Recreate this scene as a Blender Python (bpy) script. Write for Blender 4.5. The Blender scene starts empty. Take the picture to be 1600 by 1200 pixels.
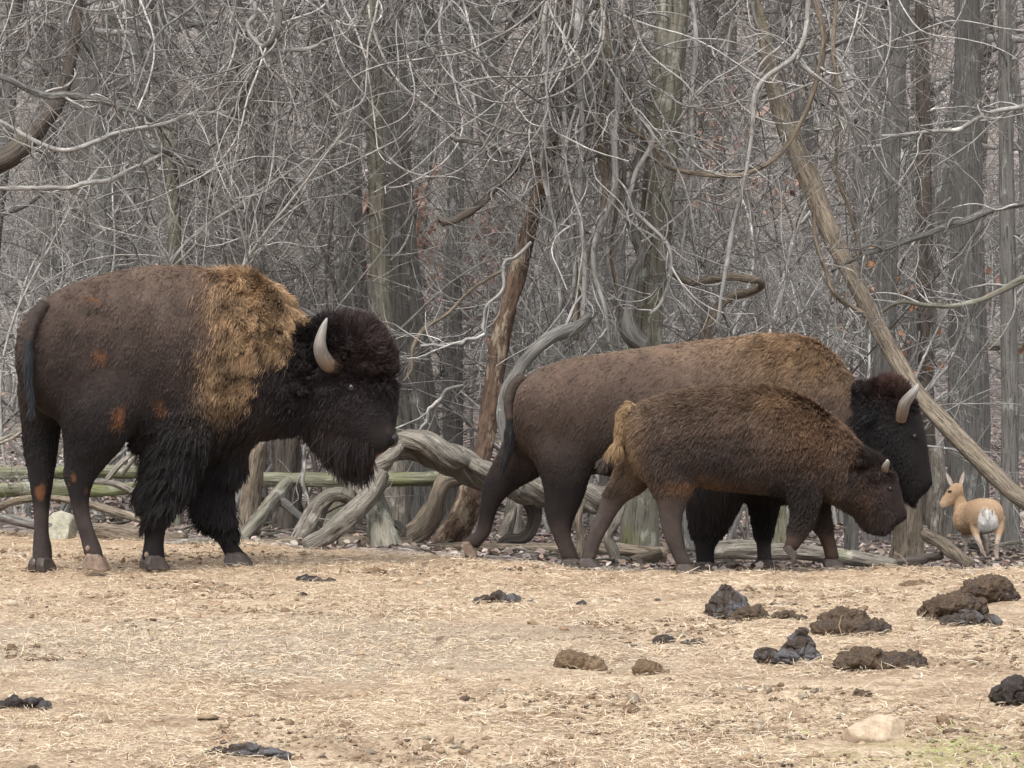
import bpy, math, random
import numpy as np
from mathutils import Vector, Matrix
from mathutils.bvhtree import BVHTree
from mathutils.kdtree import KDTree

# ------------------------------------------------------------------ camera, sky, sun, exposure
S = bpy.context.scene
COL = S.collection
F = 5440.0                      # focal length in pixels of the 1600-wide photograph
CAMH = 1.7
PITCH = math.atan(172.0 / F)
cam_d = bpy.data.cameras.new('camera')
cam_d.sensor_width = 36.0
cam_d.lens = F / 1600.0 * 36.0
cam_d.clip_start = 0.1
cam_d.clip_end = 1000.0
cam = bpy.data.objects.new('camera', cam_d)
cam.location = (0, 0, CAMH)
cam.rotation_euler = (math.pi / 2 - PITCH, 0, 0)
COL.objects.link(cam)
S.camera = cam

SUN_EL, SUN_AZ = math.radians(58), math.radians(205)     # azimuth clockwise from +Y (the view direction)
W = bpy.data.worlds.new('World')
S.world = W
W.use_nodes = True
wn, wl = W.node_tree.nodes, W.node_tree.links
bg = wn['Background']
sky = wn.new('ShaderNodeTexSky')
sky.sky_type = 'NISHITA'
sky.sun_disc = False
sky.sun_elevation = SUN_EL
sky.sun_rotation = SUN_AZ
sky.air_density = 1.0
sky.dust_density = 4.0
hs = wn.new('ShaderNodeHueSaturation')
hs.inputs['Saturation'].default_value = 0.22             # a closed cloud cover is nearly white
wl.new(sky.outputs[0], hs.inputs['Color'])
wl.new(hs.outputs[0], bg.inputs['Color'])
bg.inputs['Strength'].default_value = 0.15
sun_d = bpy.data.lights.new('sun', 'SUN')
sun_d.energy = 0.9
sun_d.angle = math.radians(25)
sun_d.color = (1.0, 0.96, 0.9)
sun = bpy.data.objects.new('sun', sun_d)
sv = Vector((math.sin(SUN_AZ) * math.cos(SUN_EL), math.cos(SUN_AZ) * math.cos(SUN_EL), math.sin(SUN_EL)))
sun.rotation_euler = sv.to_track_quat('Z', 'Y').to_euler()
sun.location = (0, 0, 30)
COL.objects.link(sun)
S.view_settings.view_transform = 'Standard'
S.view_settings.look = 'None'
S.view_settings.exposure = 1.08
S.view_settings.gamma = 1.0
S.cycles.max_bounces = 4
S.cycles.diffuse_bounces = 2
S.cycles.glossy_bounces = 2
S.cycles.use_denoising = True
S.cycles.adaptive_threshold = 0.02
S.cycles.sample_clamp_indirect = 6.0
S.cycles_curves.shape = 'RIBBONS'

# ------------------------------------------------------------------ helpers
_cp, _sp = math.cos(PITCH), math.sin(PITCH)


def P(px, py, Z):
    """point on the ray of a photo pixel, at depth Z along +Y"""
    px = np.asarray(px, float); py = np.asarray(py, float); Z = np.asarray(Z, float)
    a = (px - 800.0) / F
    b = (600.0 - py) / F
    dy = _cp + b * _sp
    dz = b * _cp - _sp
    k = Z / dy
    return np.stack(np.broadcast_arrays(a * k, Z, CAMH + dz * k), -1)


def project(p):
    x, y, z = p[..., 0], p[..., 1], p[..., 2] - CAMH
    c = y * _cp - z * _sp
    up = y * _sp + z * _cp
    return 800 + F * x / c, 600 - F * up / c


def _hash(ix, iy, iz, seed):
    h = (ix * 374761393 + iy * 668265263 + iz * 2147483647 + seed * 974634777) & 0xffffffff
    h = ((h ^ (h >> 13)) * 1274126177) & 0xffffffff
    h = ((h ^ (h >> 15)) * 2246822519) & 0xffffffff
    return ((h ^ (h >> 16)) & 0xffffff) / float(0xffffff)


def vn3(p, freq=1.0, seed=0):
    q = np.asarray(p, float) * freq
    i = np.floor(q).astype(np.int64)
    f = q - i
    f = f * f * (3 - 2 * f)
    r = 0
    for dx in (0, 1):
        wx = f[..., 0] if dx else 1 - f[..., 0]
        for dy in (0, 1):
            wy = f[..., 1] if dy else 1 - f[..., 1]
            for dz in (0, 1):
                wz = f[..., 2] if dz else 1 - f[..., 2]
                r = r + wx * wy * wz * _hash(i[..., 0] + dx, i[..., 1] + dy, i[..., 2] + dz, seed)
    return r * 2 - 1


def fbm(p, freq, octs=4, seed=0, gain=0.5):
    r, a = 0, 1.0
    for o in range(octs):
        r = r + a * vn3(p, freq, seed + o)
        freq *= 2.03
        a *= gain
    return r


def sstep(x, a, b):
    t = np.clip((x - a) / (b - a), 0, 1)
    return t * t * (3 - 2 * t)


def norm(v):
    return v / np.maximum(np.linalg.norm(v, axis=-1, keepdims=True), 1e-9)


def lin(r, g, b):
    return tuple(((c / 255.0) / 12.92 if c / 255.0 <= 0.04045 else ((c / 255.0 + 0.055) / 1.055) ** 2.4) for c in (r, g, b))


def mesh_np(name, verts, polys, mat=None, smooth=True, attrs=None):
    """verts (n,3); polys: list of integer arrays (m,k) with equal k each"""
    me = bpy.data.meshes.new(name)
    verts = np.ascontiguousarray(verts, np.float32)
    me.vertices.add(len(verts))
    me.vertices.foreach_set('co', verts.ravel())
    loops = np.concatenate([p.ravel() for p in polys]).astype(np.int32)
    tot = np.concatenate([np.full(len(p), p.shape[1], np.int32) for p in polys])
    start = np.concatenate([[0], np.cumsum(tot)[:-1]]).astype(np.int32)
    me.loops.add(len(loops))
    me.loops.foreach_set('vertex_index', loops)
    me.polygons.add(len(tot))
    me.polygons.foreach_set('loop_start', start)
    me.polygons.foreach_set('loop_total', tot)
    me.update(calc_edges=True)
    if smooth:
        me.polygons.foreach_set('use_smooth', np.ones(len(tot), bool))
    for an, arr in (attrs or {}).items():
        arr = np.ascontiguousarray(arr, np.float32)
        if arr.ndim == 1:
            me.attributes.new(an, 'FLOAT', 'POINT').data.foreach_set('value', arr)
        else:
            me.attributes.new(an, 'FLOAT_VECTOR', 'POINT').data.foreach_set('vector', arr.ravel())
    if mat:
        me.materials.append(mat)
    return me


def link(name, data, parent=None, loc=None, **props):
    o = bpy.data.objects.new(name, data)
    COL.objects.link(o)
    if parent is not None:
        o.parent = parent
    if loc is not None:
        o.location = loc
    for k, v in props.items():
        o[k] = v
    return o


def thing(name, loc, label, category, group=None):
    o = bpy.data.objects.new(name, None)
    o.empty_display_size = 0.2
    COL.objects.link(o)
    o.location = loc
    o['label'] = label
    o['category'] = category
    if group:
        o['group'] = group
    return o


def copy_tree(o, parent=None):
    c = o.copy()
    COL.objects.link(c)
    c.parent = parent
    for ch in list(o.children):
        copy_tree(ch, c)
    return c


# ------------------------------------------------------------------ materials
class NT:
    def __init__(self, name):
        self.m = bpy.data.materials.new(name)
        self.m.use_nodes = True
        self.n, self.l = self.m.node_tree.nodes, self.m.node_tree.links
        self.b = self.n['Principled BSDF']
        self.b.inputs['Roughness'].default_value = 0.85
        self.b.inputs['Specular IOR Level'].default_value = 0.25

    def node(self, t, **kw):
        x = self.n.new(t)
        for k, v in kw.items():
            setattr(x, k, v)
        return x

    def attr(self, name):
        return self.node('ShaderNodeAttribute', attribute_name=name)

    def coord(self, kind='Object'):
        return self.node('ShaderNodeTexCoord').outputs[kind]

    def mapping(self, src, scale=(1, 1, 1), loc=(0, 0, 0)):
        m = self.node('ShaderNodeMapping')
        m.inputs['Scale'].default_value = scale
        m.inputs['Location'].default_value = loc
        self.l.new(src, m.inputs['Vector'])
        return m.outputs[0]

    def noise(self, src, scale, detail=4, rough=0.55, dist=0.0):
        t = self.node('ShaderNodeTexNoise')
        t.inputs['Scale'].default_value = scale
        t.inputs['Detail'].default_value = detail
        t.inputs['Roughness'].default_value = rough
        t.inputs['Distortion'].default_value = dist
        if src is not None:
            self.l.new(src, t.inputs['Vector'])
        return t.outputs[0]

    def voro(self, src, scale, feature='F1', out='Distance'):
        t = self.node('ShaderNodeTexVoronoi', feature=feature)
        t.inputs['Scale'].default_value = scale
        self.l.new(src, t.inputs['Vector'])
        return t.outputs[out]

    def ramp(self, fac, stops):
        r = self.node('ShaderNodeValToRGB')
        e = r.color_ramp.elements
        while len(e) < len(stops):
            e.new(0.5)
        for i, (p, c) in enumerate(stops):
            e[i].position = p
            e[i].color = (*c, 1) if len(c) == 3 else c
        self.l.new(fac, r.inputs[0])
        return r.outputs[0]

    def mix(self, fac, a, b, blend='MIX'):
        x = self.node('ShaderNodeMix', data_type='RGBA', blend_type=blend)
        for s, v in ((x.inputs[0], fac), (x.inputs[6], a), (x.inputs[7], b)):
            if isinstance(v, (int, float)):
                s.default_value = v
            elif isinstance(v, tuple):
                s.default_value = (*v, 1)
            else:
                self.l.new(v, s)
        return x.outputs[2]

    def math(self, op, a, b=0.0, c=None):
        x = self.node('ShaderNodeMath', operation=op)
        for i, v in enumerate((a, b, c)):
            if v is None:
                continue
            if isinstance(v, (int, float)):
                x.inputs[i].default_value = v
            else:
                self.l.new(v, x.inputs[i])
        return x.outputs[0]

    def rng(self, v, a, b, c=0.0, d=1.0):
        x = self.node('ShaderNodeMapRange')
        self.l.new(v, x.inputs[0])
        for i, k in enumerate((a, b, c, d)):
            x.inputs[i + 1].default_value = k
        return x.outputs[0]

    def color(self, c):
        self.l.new(c, self.b.inputs['Base Color'])
        return self

    def bump(self, h, strength=0.5, dist=0.02):
        x = self.node('ShaderNodeBump')
        x.inputs['Strength'].default_value = strength
        x.inputs['Distance'].default_value = dist
        self.l.new(h, x.inputs['Height'])
        self.l.new(x.outputs[0], self.b.inputs['Normal'])
        return self


def bark(name, dark, light, moss=None, moss_amt=0.0, lichen=None, lichen_amt=0.0, streak=(26, 26, 3.0), tint=0.45, bstr=0.8, bdist=0.015, crack=0.7):
    t = NT(name)
    v = t.attr('bark').outputs['Vector']
    n1 = t.noise(t.mapping(v, streak), 1.0, 5, 0.65, 0.6)
    n2 = t.noise(t.mapping(v, (2.5, 2.5, 1.2)), 1.0, 3)
    c = t.ramp(n1, [(0.3, dark), (0.66, light)])
    c = t.mix(t.rng(n2, 0.3, 0.7, 0.0, 0.45), c, tuple(0.55 * x for x in light))
    if lichen:
        n3 = t.noise(t.mapping(v, (7, 7, 5), (3, 1, 7)), 1.0, 5, 0.7)
        c = t.mix(t.rng(n3, 0.62 - lichen_amt * 0.3, 0.72 - lichen_amt * 0.3), c, lichen)
    if moss:
        n4 = t.noise(t.mapping(v, (3.2, 3.2, 2.0), (9, 4, 2)), 1.0, 4, 0.6)
        c = t.mix(t.rng(n4, 0.66 - moss_amt * 0.35, 0.8 - moss_amt * 0.35), c, moss)
    n5 = t.noise(t.mapping(v, tuple(2.3 * s for s in streak), (5, 8, 1)), 1.0, 3, 0.6, 0.3)
    c = t.mix(t.rng(n5, 0.46, 0.34, 0.0, crack), c, tuple(0.35 * x for x in dark))
    tt = t.attr('tint').outputs['Fac']
    c = t.mix(1.0, c, t.ramp(tt, [(0.0, (1 - tint,) * 3), (1.0, (1 + tint, 1 + tint * 0.97, 1 + tint * 0.92))]), 'MULTIPLY')
    t.color(c)
    t.bump(t.math('ADD', n1, t.math('MULTIPLY', n5, 0.7)), bstr, bdist)
    return t.m


M = {}
M['bark'] = bark('bark_grey', (0.06, 0.056, 0.052), (0.215, 0.205, 0.19), (0.10, 0.105, 0.06), 0.05, (0.36, 0.37, 0.34), 0.12)
M['bark_dark'] = bark('bark_dark', (0.035, 0.028, 0.024), (0.14, 0.118, 0.1), (0.085, 0.09, 0.05), 0.08)
M['bark_pale'] = bark('bark_pale', (0.055, 0.052, 0.048), (0.30, 0.29, 0.272), None, 0, (0.36, 0.365, 0.345), 0.15, (75, 75, 3.5), 0.45, 1.0, 0.03, 0.85)
M['bark_moss'] = bark('bark_moss', (0.07, 0.066, 0.05), (0.25, 0.235, 0.19), (0.125, 0.128, 0.062), 0.28, (0.34, 0.35, 0.3), 0.25)
M['rail_moss'] = bark('rail_moss', (0.08, 0.078, 0.05), (0.27, 0.265, 0.19), (0.15, 0.165, 0.07), 0.45, (0.36, 0.37, 0.3), 0.25, (40, 40, 2.5))
M['bark_rot'] = bark('bark_rot', (0.03, 0.018, 0.014), (0.15, 0.1, 0.07), None, 0, (0.27, 0.22, 0.16), 0.25, (18, 18, 7))
M['wood_dead'] = bark('wood_dead', (0.09, 0.078, 0.062), (0.36, 0.33, 0.28), (0.25, 0.27, 0.17), 0.14, (0.5, 0.46, 0.4), 0.2, (48, 48, 5.0), 0.3, 1.0, 0.03)
M['wood_brown'] = bark('wood_brown', (0.085, 0.065, 0.048), (0.33, 0.275, 0.21), (0.16, 0.17, 0.09), 0.1, None, 0, (38, 38, 5.0), 0.3, 1.0, 0.03)
M['twig'] = bark('twig_grey', (0.13, 0.122, 0.115), (0.37, 0.36, 0.343), None, 0, (0.5, 0.49, 0.465), 0.15, (20, 20, 6), 0.6, 0.0)
M['twig_brown'] = bark('twig_brown', (0.075, 0.065, 0.06), (0.22, 0.2, 0.187), None, 0, (0.44, 0.42, 0.39), 0.08, (20, 20, 6), 0.6, 0.0)


def attr_mat(name, rough=0.9, spec=0.15, noise=0.0, nscale=60):
    t = NT(name)
    c = t.attr('col').outputs['Color']
    if noise:
        n = t.noise(t.coord('Object'), nscale, 4, 0.6)
        c = t.mix(1.0, c, t.ramp(n, [(0.25, (1 - noise,) * 3), (0.75, (1 + noise,) * 3)]), 'MULTIPLY')
    t.color(c)
    t.b.inputs['Roughness'].default_value = rough
    t.b.inputs['Specular IOR Level'].default_value = spec
    return t.m


M['skin'] = attr_mat('animal_hide', 0.85, 0.2, 0.2, 45)
M['straw'] = attr_mat('straw', 0.75, 0.3)
M['leaf'] = attr_mat('dead_leaf', 0.7, 0.3, 0.25, 40)
M['clod'] = attr_mat('soil_clod', 0.95, 0.1, 0.3, 50)


def fur_mat(name, rough, spec):
    t = NT(name)
    t.color(t.attr('col').outputs['Color'])
    t.b.inputs['Roughness'].default_value = rough
    t.b.inputs['Specular IOR Level'].default_value = spec
    return t.m


M['fur'] = fur_mat('fur', 0.55, 0.22)


def plain(name, c, rough=0.5, spec=0.4, nz=0.0, scale=30, bump=0.0):
    t = NT(name)
    n = t.noise(t.coord('Object'), scale, 4, 0.6)
    t.color(t.ramp(n, [(0.3, tuple(x * (1 - nz) for x in c)), (0.7, tuple(min(1, x * (1 + nz)) for x in c))]))
    t.b.inputs['Roughness'].default_value = rough
    t.b.inputs['Specular IOR Level'].default_value = spec
    if bump:
        t.bump(n, bump, 0.004)
    return t.m


M['eye'] = plain('eye_black', (0.012, 0.009, 0.008), 0.05, 0.8)
M['eyelid'] = plain('eyelid', (0.011, 0.009, 0.009), 0.7, 0.15, 0.2)
M['nostril'] = plain('nostril_shade', (0.003, 0.0025, 0.0025), 0.75, 0.15)  # near black stands in for the shade inside the nostril holes
M['muzzle'] = plain('muzzle', (0.03, 0.024, 0.024), 0.4, 0.5, 0.3, 60, 0.3)
M['hoof'] = plain('hoof_horn', (0.05, 0.038, 0.032), 0.55, 0.4, 0.4, 40, 0.3)
M['hoof_tan'] = plain('hoof_worn', (0.17, 0.12, 0.088), 0.6, 0.3, 0.35, 40, 0.3)


def horn_mat():
    t = NT('horn')
    h = t.attr('tint').outputs['Fac']
    n = t.noise(t.mapping(t.attr('bark').outputs['Vector'], (60, 60, 14)), 1.0, 4)
    c = t.ramp(h, [(0.0, (0.16, 0.085, 0.042)), (0.25, (0.17, 0.115, 0.075)), (0.45, (0.19, 0.168, 0.145)), (0.8, (0.24, 0.225, 0.205)), (1.0, (0.34, 0.325, 0.3))])
    c = t.mix(t.rng(n, 0.38, 0.65, 0.0, 0.75), c, (0.085, 0.07, 0.06))
    t.color(c)
    t.b.inputs['Roughness'].default_value = 0.55
    t.b.inputs['Specular IOR Level'].default_value = 0.5
    t.bump(n, 0.6, 0.006)
    return t.m


M['horn'] = horn_mat()


# ------------------------------------------------------------------ tubes
def batch_tube(Pt, R, sides, rs, tint=None, cap=False, ridge=0.0, ridge_f=5.0, seed=0, twist=0.0, ridge_c=2.2):
    """Pt (k,m,3), R (k,m): k tubes of m rings. returns verts, quads, bark, tint"""
    Pt = np.asarray(Pt, float); R = np.asarray(R, float)
    k, m, _ = Pt.shape
    if cap:
        Pt = np.concatenate([Pt[:, :1], Pt, Pt[:, -1:]], 1)
        R = np.concatenate([R[:, :1] * 0.02, R, R[:, -1:] * 0.02], 1)
    T = np.gradient(Pt, axis=1) if not cap else None
    if cap:
        t0 = np.gradient(Pt[:, 1:-1], axis=1)
        T = np.concatenate([t0[:, :1], t0, t0[:, -1:]], 1)
        m += 2
    T = norm(T)
    mt = np.abs(norm(Pt[:, -1] - Pt[:, 0] + 1e-6))
    ax = np.argmin(mt, 1)
    ref = np.eye(3)[ax][:, None, :]
    N = norm(np.cross(T, np.broadcast_to(ref, T.shape)))
    B = np.cross(T, N)
    a = np.linspace(0, 2 * np.pi, sides, endpoint=False)
    seg = np.linalg.norm(np.diff(Pt, axis=1), axis=2)
    along = np.concatenate([np.zeros((k, 1)), np.cumsum(seg, 1)], 1)
    A = a[None, None, :] + twist * along[..., None]
    ca, sa = np.cos(A), np.sin(A)
    off = rs.random((k, 1, 1)) * 50
    rr = R[:, :, None] * np.ones(sides)
    r0 = np.maximum(R.max(1), 1e-3)[:, None, None]
    bk = np.stack([np.broadcast_to(np.cos(a), rr.shape) * r0 + off, np.broadcast_to(np.sin(a), rr.shape) * r0, along[..., None] + off + 0 * rr], -1)
    if ridge:
        q = np.stack([np.cos(a) * np.ones_like(rr) * ridge_c, np.sin(a) * np.ones_like(rr) * ridge_c, (along[..., None] + 0 * rr) * ridge_f], -1) + off[..., None]
        rr = rr * (1 + ridge * fbm(q, 1.0, 3, seed))
    V = Pt[:, :, None, :] + rr[..., None] * (ca[..., None] * N[:, :, None, :] + sa[..., None] * B[:, :, None, :])
    idx = np.arange(k * m * sides).reshape(k, m, sides)
    nx = np.roll(idx, -1, axis=2)
    Q = np.stack([idx[:, :-1], nx[:, :-1], nx[:, 1:], idx[:, 1:]], -1).reshape(-1, 4)
    if tint is None:
        tint = rs.random(k)
    tint = np.asarray(tint)
    tv = np.broadcast_to(tint[:, None, None] if tint.ndim == 1 else tint[:, :, None], (k, m, sides))
    return V.reshape(-1, 3), Q, bk.reshape(-1, 3), tv.ravel()


def join_tubes(name, parts, mat):
    vs, qs, bs, ts, o = [], [], [], [], 0
    for v, q, b, t in parts:
        vs.append(v); qs.append(q + o); bs.append(b); ts.append(t); o += len(v)
    return mesh_np(name, np.concatenate(vs), [np.concatenate(qs)], mat, True, {'bark': np.concatenate(bs), 'tint': np.concatenate(ts)})


def spline(pts, n):
    """Catmull-Rom through rows of pts (any width), n samples by chord length"""
    p = np.asarray(pts, float)
    if len(p) == 2:
        t = np.linspace(0, 1, n)[:, None]
        return p[0] * (1 - t) + p[1] * t
    q = np.concatenate([[2 * p[0] - p[1]], p, [2 * p[-1] - p[-2]]])
    d = np.linalg.norm(np.diff(p[:, :2], axis=0), axis=1) + 1e-6
    s = np.concatenate([[0], np.cumsum(d)])
    u = np.linspace(0, s[-1], n)
    i = np.clip(np.searchsorted(s, u, side='right') - 1, 0, len(p) - 2)
    t = ((u - s[i]) / d[i])[:, None]
    a, b, c, e = q[i], q[i + 1], q[i + 2], q[i + 3]
    return 0.5 * ((2 * b) + (c - a) * t + (2 * a - 5 * b + 4 * c - e) * t * t + (3 * b - a - 3 * c + e) * t ** 3)


def grow(rs, P0, D0, L, n, wander, up, r0, r1f=0.25, keep=0.6):
    k = len(P0)
    d = norm(D0); p = P0.copy(); c = np.zeros((k, 3))
    pts = [p.copy()]
    st = (L / n)[:, None]
    for i in range(n):
        c = keep * c + rs.normal(0, wander, (k, 3))
        d = norm(d + c + np.array([0, 0, 1.0]) * np.asarray(up).reshape(-1, 1))
        p = p + d * st
        pts.append(p.copy())
    t = np.linspace(0, 1, n + 1)
    R = r0[:, None] * (1 - (1 - r1f) * t[None, :])
    return np.stack(pts, 1), R


def sprout(rs, Pt, R, per, tmin, tmax, amin, amax, flat=0.0):
    """child starts on parents: returns starts, directions, parent radius"""
    k, m, _ = Pt.shape
    pi = np.repeat(np.arange(k), per)
    t = rs.uniform(tmin, tmax, len(pi)) * (m - 1)
    i = np.clip(t.astype(int), 0, m - 2)
    f = (t - i)[:, None]
    p = Pt[pi, i] * (1 - f) + Pt[pi, i + 1] * f
    r = R[pi, i]
    T = norm(Pt[pi, i + 1] - Pt[pi, i])
    q = rs.normal(size=(len(pi), 3)); q[:, 2] *= (1 - flat)
    q = norm(q - (q * T).sum(1, keepdims=True) * T)
    a = rs.uniform(amin, amax, len(pi))[:, None]
    return p, norm(T * np.cos(a) + q * np.sin(a)), r, t / (m - 1)


# ------------------------------------------------------------------ ground
EDGE = np.array([[-400, 23.8], [0, 23.4], [250, 22.6], [450, 22.0], [650, 21.2], [900, 20.5], [1100, 20.25], [1300, 20.2], [1500, 20.2], [1650, 20.3], [2000, 20.6]])
DROP = np.array([[-400, 0.08], [0, 0.08], [400, 0.12], [650, 0.17], [900, 0.27], [1100, 0.36], [1350, 0.52], [1600, 0.62], [2000, 0.65]])


def ground_z(x, y, fine=True):
    x = np.asarray(x, float); y = np.asarray(y, float)
    yy = np.maximum(y, 8.0)
    px = 800 + F * x / yy
    e = np.interp(px, EDGE[:, 0], EDGE[:, 1])
    dr = np.interp(px, DROP[:, 0], DROP[:, 1])
    q = np.stack([x, y, 0 * x], -1)
    far = sstep(y, 60, 110)
    z = -0.012 - dr * sstep(y, e - 0.6, e + 4.0)
    h = np.maximum(y - 46.0, 0)
    z = z + 0.30 * h * h / (h + 30.0)
    z = z + fbm(q, 0.35, 2, 3) * (0.015 + 0.06 * sstep(y, 23, 32) + 0.6 * far)
    if fine:
        near = 1 - sstep(y, 26, 34)
        z = z + near * (0.016 * fbm(q, 2.3, 3, 11) + 0.004 * np.abs(fbm(q, 7.0, 3, 17)) + 0.02 * sstep(fbm(q, 1.3, 3, 15), 0.1, 0.7) * fbm(q, 9.0, 3, 19))
    return z


def on_ground(px, py, z0=11.0, z1=60.0):
    """depth where the ray of a pixel meets the ground"""
    zz = np.linspace(z0, z1, 6000)
    p = P(np.full_like(zz, px), np.full_like(zz, py), zz)
    d = p[:, 2] - ground_z(p[:, 0], p[:, 1], False)
    k = np.nonzero(d <= 0)[0]
    return zz[k[0]] if len(k) else None


def ground_field_mask(x, y):
    """1 where straw field, 0 where forest floor"""
    px = 800 + F * x / np.maximum(y, 8)
    e = np.interp(px, EDGE[:, 0], EDGE[:, 1])
    q = np.stack([x, y, 0 * x], -1)
    return 1 - sstep(y + 0.35 * fbm(q, 1.7, 3, 5), e - 0.25, e + 0.25)


def build_ground():
    ys = [-60, -30, -10, 0, 4, 7, 9]
    y = 10.0
    while y < 26: ys.append(y); y += 0.04
    while y < 60: ys.append(y); y += 0.022 * (y - 24) + 0.05
    while y < 420: ys.append(y); y *= 1.035
    ys = np.array(ys)
    s = np.linspace(-1, 1, 256)
    ext = np.array([1.3, 1.8, 3, 6, 14, 30])
    s = np.concatenate([-ext[::-1], s, ext])
    w = np.maximum(ys, 9) * 0.175 + 0.5
    X = w[:, None] * s[None, :]
    Y = np.broadcast_to(ys[:, None], X.shape)
    Z = ground_z(X, Y)
    n, m = X.shape
    idx = np.arange(n * m).reshape(n, m)
    Q = np.stack([idx[:-1, :-1], idx[:-1, 1:], idx[1:, 1:], idx[1:, :-1]], -1).reshape(-1, 4)
    fm = ground_field_mask(X, Y)
    t = NT('ground_straw_and_litter')
    co = t.coord('Object')
    big = t.noise(co, 0.9, 4, 0.6)
    mid = t.noise(co, 5.0, 5, 0.65)
    fine = t.noise(t.mapping(co, (1.0, 0.6, 1.0)), 55.0, 5, 0.7)
    strawn = t.noise(t.mapping(co, (30, 90, 30)), 1.0, 4, 0.6, 1.5)
    straw = t.ramp(fine, [(0.28, (0.17, 0.12, 0.08)), (0.5, (0.42, 0.325, 0.23)), (0.75, (0.62, 0.505, 0.375))])
    straw = t.mix(t.rng(strawn, 0.5, 0.75, 0, 0.7), straw, (0.62, 0.49, 0.32))
    soil = t.ramp(fine, [(0.3, (0.15, 0.10, 0.066)), (0.7, (0.37, 0.265, 0.178))])
    grey = t.ramp(fine, [(0.3, (0.17, 0.14, 0.105)), (0.7, (0.45, 0.385, 0.30))])
    c = t.mix(t.rng(mid, 0.46, 0.64, 0, 0.85), straw, soil)
    c = t.mix(t.rng(t.noise(co, 1.3, 5, 0.7), 0.5, 0.64, 0, 0.8), c, t.ramp(fine, [(0.3, (0.11, 0.074, 0.048)), (0.72, (0.34, 0.245, 0.163))]))
    sep = t.node('ShaderNodeSeparateXYZ'); t.l.new(co, sep.inputs[0])
    c = t.mix(t.math('MULTIPLY', t.rng(t.math('ADD', sep.outputs[1], big), 18.6, 20.4, 0.0, 0.45), 1.0), c, t.ramp(fine, [(0.3, (0.2, 0.13, 0.08)), (0.7, (0.5, 0.355, 0.23))]))
    # a trampled greyer band across the middle of the field
    bnd = t.math('ADD', sep.outputs[1], t.math('MULTIPLY', big, 3.0))
    gm = t.math('MULTIPLY', t.rng(bnd, 16.0, 16.8), t.rng(bnd, 19.0, 18.1))
    gm = t.math('MULTIPLY', gm, t.rng(sep.outputs[0], 1.2, -0.4, 0.0, 0.6))
    c = t.mix(gm, c, grey)
    # young green blades coming through in the near corner
    gx = t.math('SUBTRACT', sep.outputs[0], 1.55); gy = t.math('SUBTRACT', sep.outputs[1], 12.35)
    gd = t.math('ADD', t.math('MULTIPLY', gx, gx), t.math('MULTIPLY', gy, gy))
    gg = t.math('MULTIPLY', t.rng(gd, 0.3, 0.0), t.rng(mid, 0.4, 0.6, 0.0, 0.4))
    c = t.mix(gg, c, (0.33, 0.34, 0.14))
    lit_v = t.voro(co, 16.0, 'F1', 'Color')
    lsep = t.node('ShaderNodeSeparateColor'); t.l.new(lit_v, lsep.inputs[0])
    litter = t.ramp(lsep.outputs[0], [(0.0, (0.075, 0.06, 0.054)), (0.4, (0.165, 0.137, 0.125)), (0.75, (0.28, 0.24, 0.22)), (1.0, (0.48, 0.43, 0.4))])
    litter = t.mix(t.rng(big, 0.35, 0.65, 0, 0.4), litter, (0.11, 0.09, 0.08))
    # moss-green grass of the clearing far behind the trees
    mead = t.math('MULTIPLY', t.rng(t.noise(t.mapping(co, (1, 0.5, 1), (3, 2, 0)), 0.07, 2), 0.5, 0.58), t.math('MULTIPLY', t.rng(sep.outputs[1], 52.0, 56.0), t.rng(sep.outputs[1], 72.0, 64.0)))
    litter = t.mix(t.math('MULTIPLY', mead, 0.7), litter, (0.26, 0.27, 0.12))
    fac = t.attr('field').outputs['Fac']
    c = t.mix(fac, litter, c)
    t.color(c)
    t.b.inputs['Roughness'].default_value = 0.95
    t.b.inputs['Specular IOR Level'].default_value = 0.1
    t.bump(t.math('ADD', t.math('MULTIPLY', fine, 0.6), mid), 0.9, 0.03)
    me = mesh_np('ground', np.stack([X, Y, Z], -1).reshape(-1, 3), [Q], t.m, True, {'field': fm.ravel()})
    link('ground', me, kind='structure')


build_ground()
# ------------------------------------------------------------------ forest
RS = np.random.RandomState(7)


def tube_obj(name, parts, mat, parent=None, **kw):
    if name in ('twigs', 'branches', 'stems'):
        kw['kind'] = 'stuff'
    return link(name, join_tubes(name, parts, mat), parent, **kw)


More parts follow.
